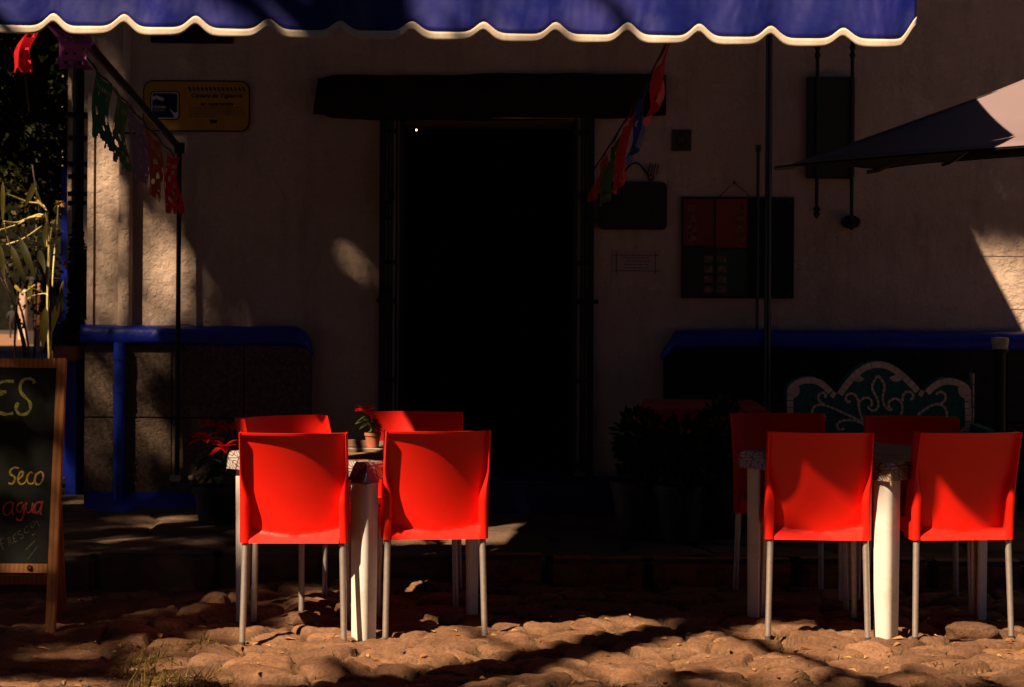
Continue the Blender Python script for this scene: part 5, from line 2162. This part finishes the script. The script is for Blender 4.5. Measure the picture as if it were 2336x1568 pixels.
body = skin_body('body', [tuple(np.array(v) * sc) for v in V], E, [r_ * sc for r_ in Rr], M['coat'], per, 0)
mb = MB()
mb.lathe([(0.02 * sc, 1.79 * sc), (0.09 * sc, 1.77 * sc), (0.118 * sc, 1.69 * sc), (0.112 * sc, 1.60 * sc), (0.06 * sc, 1.58 * sc)], (0, -0.005, 0), 14)
mb.build('hair', M['ink'], per)

# lantern silhouette, blue awning across the street and the walls that close the view
lt = at(82, 195, 15.5)
t = thing('street_lantern', 'black lantern silhouette hanging high in the side street', 'lantern', lt)
mb = MB()
mb.lathe([(0.05, -0.20), (0.09, 0.08), (0.095, 0.10), (0.03, 0.17), (0.015, 0.22)], (0, 0, 0), 6)
mb.build('lantern_cage', M['dull_black'], t, smooth=False)
mb = MB()
mb.tube(spline([(0, 0, 0.26), (0.1, 0, 0.42), (0.35, 0.0, 0.45), (0.62, 0.3, 0.30)], 5), 0.014, 7)
mb.build('lantern_arm', M['iron'], t)
t = thing('market_awning', 'small dark blue awning in the shade across the side street', 'awning', at(30, 250, 24))
mb = MB()
mb.add([(-1.6, -0.8, -0.12), (0.25, -0.8, -0.12), (0.25, 0.8, 0.28), (-1.6, 0.8, 0.28), (-1.6, -0.8, -0.30), (0.25, -0.8, -0.30)], [(0, 1, 2, 3), (0, 4, 5, 1)])
q = mb.build('fabric', M['vinyl'], t)
q.modifiers.new('thickness', 'SOLIDIFY').thickness = 0.01


def house(name, label, x0, x1, y0, y1, h, mat, z0=-3.0, wins=()):
    t = thing(name, label, 'building', ((x0 + x1) / 2, (y0 + y1) / 2, z0))
    hx, hy = (x1 - x0) / 2, (y1 - y0) / 2
    mb = MB()
    mb.box(-hx, hx, -hy, hy, 0, h - z0)
    mb.build('walls', mat, t, smooth=False)
    mb = MB()
    mb.box(-hx - 0.3, hx + 0.3, -hy - 0.3, hy + 0.3, h - z0, h - z0 + 0.25)
    mb.build('roof', M['terracotta'], t, smooth=False)
    for (wx, wz) in wins:
        mb = MB()
        mb.box(hx - 0.02, hx + 0.03, wx - 0.5, wx + 0.5, wz - z0, wz - z0 + 1.4)
        mb.build('window', M['dull_black'], t, smooth=False)
    return t


house('brown_house', 'unseen dark brown house set tall to shade the left side of the street', -16, -8.6, 14.5, 25, 10.5, M['far_dark'], -2.0, [(-3, 1.2), (0, 1.2), (3, 1.2)])  # out of view, placed and raised to keep sun off the street
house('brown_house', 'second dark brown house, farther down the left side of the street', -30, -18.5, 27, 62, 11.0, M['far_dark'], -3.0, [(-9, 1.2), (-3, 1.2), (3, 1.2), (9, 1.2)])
house('end_house', 'far near-black house at the bottom of the side street', -60, 4, 118, 130, 16, M['far_black'], -4.0)
# whitewashed house after the corner building on the same side
e0 = Vector(side(11.2, 0, 0))
t = thing('white_house', 'narrow sunlit slice of a white and blue house just past the corner building', 'building', (e0.x, e0.y, -0.5))


def hbox(mb, t0, t1, o0, o1, z0, z1):
    b = len(mb.v)
    sbox(mb, t0, t1, o0, o1, z0, z1)
    mb.v[b:] = [(v[0] - e0.x, v[1] - e0.y, v[2] + 0.5) for v in mb.v[b:]]


mb = MB()
hbox(mb, 11.2, 26, -4, 0.12, -1.5, 6)
mb.build('walls', M['far_white'], t, smooth=False)
mb = MB()
hbox(mb, 11.6, 12.6, 0.12, 0.26, -1.5, 1.2)
hbox(mb, 14.0, 15.0, 0.12, 0.30, -1.5, 1.2)
mb.build('blue_base', M['blue'], t, smooth=False)
mb = MB()
hbox(mb, 11.0, 26.2, -4.2, 0.4, 6, 6.25)
mb.build('roof', M['terracotta'], t, smooth=False)

# ------------------------------------------------------------------ loose stones, grass, litter
LOOSE = 'loose stones lying on the cobbles'
for (px_, py_, w_, h_, d_, lab) in ((1030, 1422, 0.115, 0.052, 0.08, 'flat pale loose stone in the sun between the chair and the shade'),
                                    (235, 1318, 0.22, 0.085, 0.10, 'dark squared kerb stone lying alone left of the tables'),
                                    (690, 1432, 0.13, 0.055, 0.10, 'rounded loose stone between the legs of the left chair'),
                                    (2215, 1440, 0.20, 0.07, 0.13, 'domed stone beside the legs of the far right chair')):
    v = (py_ - 580)
    D = CAM_Z * FPX / v
    p = at(px_, py_, D)
    s = thing('loose_stone', lab, 'stone', (p.x, D, max(ground_z(p.x, D), -0.02) - 0.004), random.uniform(-0.3, 0.3), LOOSE)
    me = bpy.data.meshes.new('stone')
    bm = bmesh.new()
    bmesh.ops.create_icosphere(bm, subdivisions=4, radius=1)
    for vv in bm.verts:
        c = vv.co
        e = Vector((math.copysign(abs(c.x) ** 0.7, c.x), math.copysign(abs(c.y) ** 0.7, c.y), math.copysign(abs(c.z) ** 0.6, c.z)))
        nz = 1 + 0.16 * mnoise.noise(c * 1.7 + Vector((px_, 0, 0))) + 0.06 * mnoise.noise(c * 5 + Vector((px_, 2, 0)))
        vv.co = Vector((e.x * w_ / 2, e.y * d_ / 2, e.z * h_ / 2)) * nz + Vector((0, 0, h_ * 0.42))
    for f in bm.faces:
        f.smooth = True
    bm.to_mesh(me)
    bm.free()
    me.materials.append(M['cobble'] if px_ != 235 else M['kerbstone'])
    o = bpy.data.objects.new('stone', me)
    COL.objects.link(o)
    o.parent = s

mb = MB()
Xg, Yg, Zg = COB


def tuft(mb, x, y, n, l, spread):
    z = ground_z(x, y)
    for k in range(n):
        a = random.uniform(0, 2 * PI)
        bx, by = x + random.gauss(0, spread), y + random.gauss(0, spread * 0.8)
        z = ground_z(bx, by) - 0.004
        el = random.uniform(0.15, 1.2)
        blade(mb, (bx, by, z), (math.cos(a) * math.cos(el), math.sin(a) * math.cos(el), math.sin(el)), (0.1, 0.2, 1), l * random.uniform(0.5, 1.3), 0.0042, random.uniform(0.1, 0.6), 4, 0.2)


for (px_, py_, n, l, sp2) in ((330, 1500, 150, 0.085, 0.06), (300, 1475, 60, 0.05, 0.05), (380, 1545, 200, 0.09, 0.07), (420, 1480, 60, 0.05, 0.06), (390, 1440, 30, 0.04, 0.04), (470, 1468, 60, 0.045, 0.06), (450, 1560, 120, 0.08, 0.06), (350, 1565, 120, 0.09, 0.06), (300, 1520, 70, 0.06, 0.05)):
    D = CAM_Z * FPX / (py_ - 580)
    tuft(mb, at(px_, py_, D).x, D, n, l, sp2)
rnd = random.Random(5)
for k in range(170):
    y = rnd.uniform(7.35, 8.6) if rnd.random() < 0.8 else rnd.uniform(7.3, 7.9)
    x = rnd.uniform(-1.2, 2.3)
    # tufts root in the gaps
    best = min(((ground_z(x + dx, y + dy), x + dx, y + dy) for dx in (-0.08, -0.04, 0, 0.04, 0.08) for dy in (-0.06, 0, 0.06)))
    tuft(mb, best[1], best[2], rnd.randint(5, 16), rnd.uniform(0.018, 0.042), 0.014)
g = mb.build('grass', M['grass'], None, fix=False)
tag(g, 'short dry grass in the joints of the cobbles', 'grass', kind='stuff')
mb = MB()
for k in range(380):
    y = rnd.uniform(7.3, 9.3)
    x = rnd.uniform(-1.9, 2.4)
    a = rnd.uniform(0, 2 * PI)
    blade(mb, (x, y, ground_z(x, y) + 0.004), (math.cos(a), math.sin(a), rnd.uniform(-0.1, 0.35)), (rnd.uniform(-0.4, 0.4), rnd.uniform(-0.4, 0.4), 1), rnd.uniform(0.016, 0.050), rnd.uniform(0.009, 0.022), 0.1, 4, 0.5)
g = mb.build('fallen_leaves', M['dry_leaf'], None, fix=False)
tag(g, 'small dry leaves and scraps scattered over the cobbles', 'leaves', kind='stuff')

mb = MB()
for k in range(520):
    x, y = rnd.uniform(-2.2, 2.4), rnd.uniform(7.3, 9.9)
    best = min(((ground_z(x + dx, y + dy), x + dx, y + dy) for dx in (-0.05, 0, 0.05) for dy in (-0.05, 0, 0.05)))
    q = rnd.uniform(0.004, 0.013) * (1.6 if rnd.random() < 0.08 else 1)
    vs = []
    for (ux, uy, uz) in ((1, 0, 0), (0, 1, 0), (-1, 0, 0), (0, -1, 0), (0, 0, 0.75), (0, 0, -0.6)):
        vs.append((best[1] + ux * q * rnd.uniform(0.7, 1.5), best[2] + uy * q * rnd.uniform(0.7, 1.3), best[0] + q * 0.4 + uz * q * rnd.uniform(0.7, 1.2)))
    mb.add(vs, [(0, 1, 4), (1, 2, 4), (2, 3, 4), (3, 0, 4), (1, 0, 5), (2, 1, 5), (3, 2, 5), (0, 3, 5)])
g = mb.build('gravel', M['kerbstone'], None, smooth=False)
tag(g, 'grit and small pebbles lying between the cobbles', 'gravel', kind='stuff')

# ------------------------------------------------------------------ shade trees outside the view, towards the sun
# A leaf at (x, y, z) shades the line with a = x - KX y, b = z + KZ y.
def ab(p):
    return p[0] - KX * p[1], p[2] + KZ * p[1]


def abW(px, py):
    return ab(W(px, py))


def abG(px, py, z=0.0):
    D = (CAM_Z - z) * FPX / (py - 580)
    p = at(px, py, D)
    return ab((p.x, D, z))


HOLES = []      # (a, b, ra, rb, angle, weight): openings in the leaves


def hole(c, ra, rb, ang=0.0, w=1.0):
    HOLES.append((c[0], c[1], ra, rb, ang, w))


# openings whose light falls on the wall left of the door
hole(abW(236, 440), 0.12, 0.46, 0.0, 0.92)
hole(abW(240, 660), 0.14, 0.34, 0.0, 0.93)
hole(abW(350, 500), 0.20, 0.11, -0.9, 0.84)
hole(abW(345, 712), 0.13, 0.11, 0, 0.97)
hole(abW(385, 620), 0.30, 0.19, -0.8, 0.92)
hole(abW(470, 690), 0.30, 0.20, -0.3, 0.78)
hole(abW(800, 592), 0.062, 0.19, 0.6, 0.965)
hole(abW(350, 860), 0.12, 0.22, 0, 0.84)
hole(abW(345, 1040), 0.15, 0.13, 0, 0.88)
hole(abW(262, 960), 0.06, 0.35, 0, 0.72)
# pavement and cobbles left of the tables, the flower in the dark pot
def holeG(px0, px1, py0, py1, w, z=SW, r=0.13):
    """an opening that lights a patch of level ground"""
    ya, yb = (CAM_Z - z) * FPX / (py1 - 580), (CAM_Z - z) * FPX / (py0 - 580)
    n_ = max(1, int((yb - ya) / 0.10))
    for q in range(n_ + 1):
        y = ya + (yb - ya) * q / n_
        x0_, x1_ = at(px0, 900, y).x, at(px1, 900, y).x
        hole(((x0_ + x1_) / 2 - KX * y, z + KZ * y), (x1_ - x0_) / 2, r, 0.0, w)


holeG(275, 465, 1182, 1206, 0.97)
holeG(150, 320, 1215, 1230, 0.84)
holeG(400, 530, 1236, 1244, 0.86, r=0.08)
holeG(150, 250, 1120, 1150, 0.80)
holeG(170, 330, 1262, 1275, 0.82)
holeG(20, 270, 1465, 1480, 0.82, 0.0, 0.08)
holeG(0, 260, 1535, 1550, 0.82, 0.0, 0.06)
holeG(270, 470, 1462, 1515, 0.93, 0.0)
holeG(1150, 1270, 1238, 1246, 0.9, r=0.06)
hole(ab(at(520, 1022, 11.05)), 0.09, 0.09, 0.0, 1.0)
# a weak glow on the chalkboard and its frame
hole(ab(at(60, 1050, 8.9)), 0.5, 0.65, 0.0, 0.58)


def hole_f(a, b):
    f = np.zeros_like(a)
    for (ca, cb, ra, rb, an, w_) in HOLES:
        da, db = a - ca, b - cb
        c, s = math.cos(an), math.sin(an)
        q = ((da * c + db * s) / ra) ** 2 + ((-da * s + db * c) / rb) ** 2
        f = np.maximum(f, w_ * np.exp(-q ** 2.6 * 0.6))
    return f


def open_f(a, b):
    """1 where the sun comes through to the square in front of the awning"""
    lim = -1.22 - KX / KZ * b + 0.06 * np.sin(14 * b)
    near = KZ * 8.02 + 0.06 * np.sin(6 * a) + 0.05 * np.sin(17 * a)
    # the near chairs, the valance and the strip of cobbles
    f = np.where((a > lim) & (b > near) & (b < 15.15), 1.0, 0.0)
    # the flower table and the far chairs
    f = np.where((a > -11.0) & (b > 14.25) & (b < 16.8), 1.0, f)
    f = np.where((a < -10.68 + 0.10 * (b - 15.7)) & (b > 15.64) & (b < 16.8), 0.0, f)
    return f


def crown_points(n, zlo, zhi, arange, brange, seed, dens):
    r = np.random.default_rng(seed)
    a = r.uniform(*arange, n)
    b = r.uniform(*brange, n)
    z = r.uniform(zlo, zhi, n)
    # leaf clumps
    keep = r.uniform(0, 1, n) < dens(a, b)
    a, b, z = a[keep], b[keep], z[keep]
    y = (b - z) / KZ
    x = a + KX * y
    return np.stack([x, y, z], 1)


def dens_left(a, b):
    d = 1.0 - np.maximum(hole_f(a, b), open_f(a, b))
    xt = a + KX * (b - 0.7) / KZ                      # where that ray meets the height of the table top
    d = np.where((xt < -1.38 + 0.05 * np.sin(20 * b)) & (b > 14.0) & (b < 16.9), np.maximum(d, 1 - hole_f(a, b)), d)
    d = np.where((b > 16.9) & (a > -11.47), 0.0, d)
    lump = 0.9 + 0.1 * np.sin(3.1 * a + 1.7 * b) * np.sin(2.3 * b - 1.1 * a)
    return np.clip(d * lump, 0, 1)


tA = thing('shade_tree', 'big leafy tree standing in the square left of the viewer', 'tree', (-7.4, 5.6, -0.05), 0, 'trees of the square')
o0 = np.array((-7.4, 5.6, -0.05))
ptsA = crown_points(105000, 9.0, 11.6, (-16.0, -9.3), (12.5, 23.8), 1, dens_left)
ptsA = np.concatenate([ptsA, crown_points(24000, 9.0, 11.6, (-14.05, -11.6), (19.9, 23.8), 3, dens_left)])
ptsL = crown_points(30000, 8.5, 11.6, (-24.5, -16.0), (20.0, 34.5), 2, lambda a, b: np.clip(0.85 + 0.5 * np.sin(3.1 * a + 1.2 * b) * np.sin(2.1 * b + 0.7), 0, 1) * (1 - np.exp(-(((a + 16.65) / 0.45) ** 2 + ((b - 22.95) / 0.9) ** 2) ** 2)) * (1 - 0.9 * np.exp(-(((a + 20.5) / 0.45) ** 2 + ((b - 28.1) / 0.7) ** 2) ** 2)))
leaf_cloud('crown', M['tree_leaf'], ptsL - o0, 0.26, tA, 37)  # extra leaf mass added to keep the side street dark
leaf_cloud('crown', M['tree_leaf'], ptsA - o0, 0.125, tA, 31)
mb = MB()
mb.tube(spline([(0, 0, -0.1), (0.1, 0.1, 3.2), (-0.1, 0.1, 6.2), (0.2, 0.0, 9.6)], 5), [0.26 - 0.01 * i for i in range(16)], 12)
for q in ((1.8, 1.6, 10.6), (-1.2, 1.4, 10.2), (1.6, -1.2, 10.3), (-0.6, 2.2, 10.8), (2.6, 2.0, 10.8), (0.4, -2.6, 10.0)):
    mb.tube(spline([(0, 0.1, 6.0), (q[0] * 0.5, q[1] * 0.5, 8.4), q], 5), [0.10 - 0.007 * i for i in range(11)], 8)
mb.build('trunk', M['bark'], tA)


def dens_fore(a, b):
    g_ = np.sin(5.2 * a + 0.8) * np.sin(4.1 * a - 3.0 * b) + 0.5 * np.sin(11 * a + 5 * b)
    edge = sstep(12.73, 12.13, b)
    return np.where(edge > 0, np.clip(0.40 * edge + 0.30 * g_ * (edge > 0.05) + 0.6 * sstep(12.33, 11.93, b), 0, 1), 0)


def dens_right(a, b):
    return np.clip(sstep(20.88, 20.96, b) * sstep(-11.57, -11.07, a), 0, 1)


tB = thing('shade_tree', 'unseen tree whose high crown is shaped to shade the right wall and the foreground', 'tree', (-4.6, 3.2, -0.05), 0, 'trees of the square')  # out of view, leaves placed for the shade they throw
o1 = np.array((-4.6, 3.2, -0.05))
ptsB = np.concatenate([crown_points(5200, 7.0, 9.0, (-9.85, -4.8), (11.0, 13.3), 5, dens_fore), crown_points(19000, 9.4, 11.0, (-11.75, -7.9), (20.85, 25.4), 6, dens_right)])
leaf_cloud('crown', M['tree_leaf'], ptsB - o1, 0.15, tB, 33)
mb = MB()
mb.tube(spline([(0, 0, -0.1), (-0.1, 0.1, 3.0), (0.1, 0.3, 6.0), (0.3, 0.8, 9.0)], 5), [0.30 - 0.012 * i for i in range(16)], 12)
for q in ((4.2, 5.0, 10.0), (5.0, 6.4, 10.4), (0.8, -0.6, 7.0), (-0.6, 0.4, 7.2), (1.8, -0.8, 7.2)):
    mb.tube(spline([(0, 0.3, 5.6), (q[0] * 0.45, q[1] * 0.45, (q[2] + 6.4) / 2), q], 5), [0.11 - 0.008 * i for i in range(11)], 8)
mb.build('trunk', M['bark'], tB)
# bare boughs casting streaks on valance and cobbles, others added to shade chairs
def back_to_sun(p, t):
    return Vector(p) - SUN * t


for (p, q, t_, rr) in ((at(455, -60, AF), at(640, 85, AF), 3.4, 0.050), (at(560, -80, AF), at(760, 100, AF), 3.2, 0.036), (at(690, -70, AF), at(960, 90, AF), 3.6, 0.030), (at(1340, -40, AF), at(1440, 110, AF), 3.3, 0.030),
                      (Vector((at(1660, 1440, 8.72).x, 8.72, 0)), Vector((at(2010, 1568, 7.55).x, 7.55, 0)), 3.9, 0.045), (at(1705, 1110, 8.6), at(1822, 1015, 8.55), 4.2, 0.032), (at(1750, 1150, 8.62), at(1890, 1250, 8.62), 4.0, 0.016), (at(905, 905, 9.95), at(985, 985, 9.95), 3.6, 0.030),
                      (Vector((at(1180, 1480, 8.3).x, 8.3, 0)), Vector((at(1500, 1600, 7.3).x, 7.3, 0)), 3.9, 0.026)):
    a_, b_ = back_to_sun(p, t_), back_to_sun(q, t_)
    d_ = b_ - a_
    mb = MB()
    mid = (a_ + b_) / 2 + Vector((0.03, -0.02, 0.03))
    mb.tube(spline([a_ - d_ * 0.8, a_, mid, b_, b_ + d_ * 0.15], 5), [rr * (1.1 - 0.02 * i) for i in range(21)], 8)
    br = mb.build('bough', M['bark'])
    br.data.transform(Matrix.Translation(-Vector(o1)))
    br.parent = tB

# unseen trees added to shade the square and cut its bounced light
for k, (tx_, ty_, lab) in enumerate(((-12.5, -5.0, 'unseen tree added to shade the square, far left behind the viewer'), (-2.5, -7.5, 'unseen tree added to shade the square, straight behind the viewer'), (7.5, -6.0, 'unseen tree added to shade the square, behind the viewer to the right'),
                                      (-14, 4.5, 'unseen tree added to shade the left edge of the square'),
      (-7.5, -2.2, 'unseen tree added to shade the square, close behind the viewer on the left'), (0.5, -2.6, 'unseen tree added to shade the square, right above the viewer'), (-8.0, -11.0, 'unseen tree added to shade the square, in the back row to the left'),
      (2.5, -12.0, 'unseen tree added to shade the square, in the middle of the back row'), (-19.0, -1.0, 'unseen tree added to shade the square, in the outer left row'), (-21.0, 9.0, 'unseen tree added for shade before the brown house'))):
    t = thing('shade_tree', lab, 'tree', (tx_, ty_, -0.05), 0, 'trees of the square')
    pts = blob_pts([(tx_, ty_, 7.0, 5.2, 4.6, 1.9), (tx_ + 2.5, ty_ + 1.5, 7.8, 3.6, 3.4, 1.6), (tx_ - 2.5, ty_ - 1.5, 8.0, 3.6, 3.4, 1.6)], 9000, 60 + k, 0.45)
    pa_, pb_ = pts[:, 0] - KX * pts[:, 1], pts[:, 2] + KZ * pts[:, 1]
    keepm = ~((pb_ > 12.0) & (pa_ > -15.6) & (pa_ < -5.0)) & (pts[:, 2] > 4.6)
    leaf_cloud('crown', M['tree_leaf'], pts[keepm] - np.array((tx_, ty_, -0.05)), 0.34, t, 60 + k)
    mb = MB()
    mb.tube(spline([(0, 0, -0.1), (0.1, 0.1, 2.2), (-0.1, 0.1, 4.4), (0.1, 0.1, 6.6)], 5), [0.28 - 0.012 * i for i in range(16)], 12)
    for q in range(5):
        a = 2 * PI * q / 5 + k
        mb.tube(spline([(0, 0, 3.6), (1.2 * math.cos(a), 1.2 * math.sin(a), 5.2), (3.0 * math.cos(a), 2.6 * math.sin(a), 6.8)], 5), [0.12 - 0.009 * i for i in range(11)], 8)
    mb.build('trunk', M['bark'], t)

# unseen house added behind the viewer to block sky light from the wall
house('sky_block_house', 'long dark-fronted house added unseen behind the viewer to block the sky', -40, 40, -26, -16, 11, M['far_dark'], -0.2)

print('objects', len(bpy.data.objects))
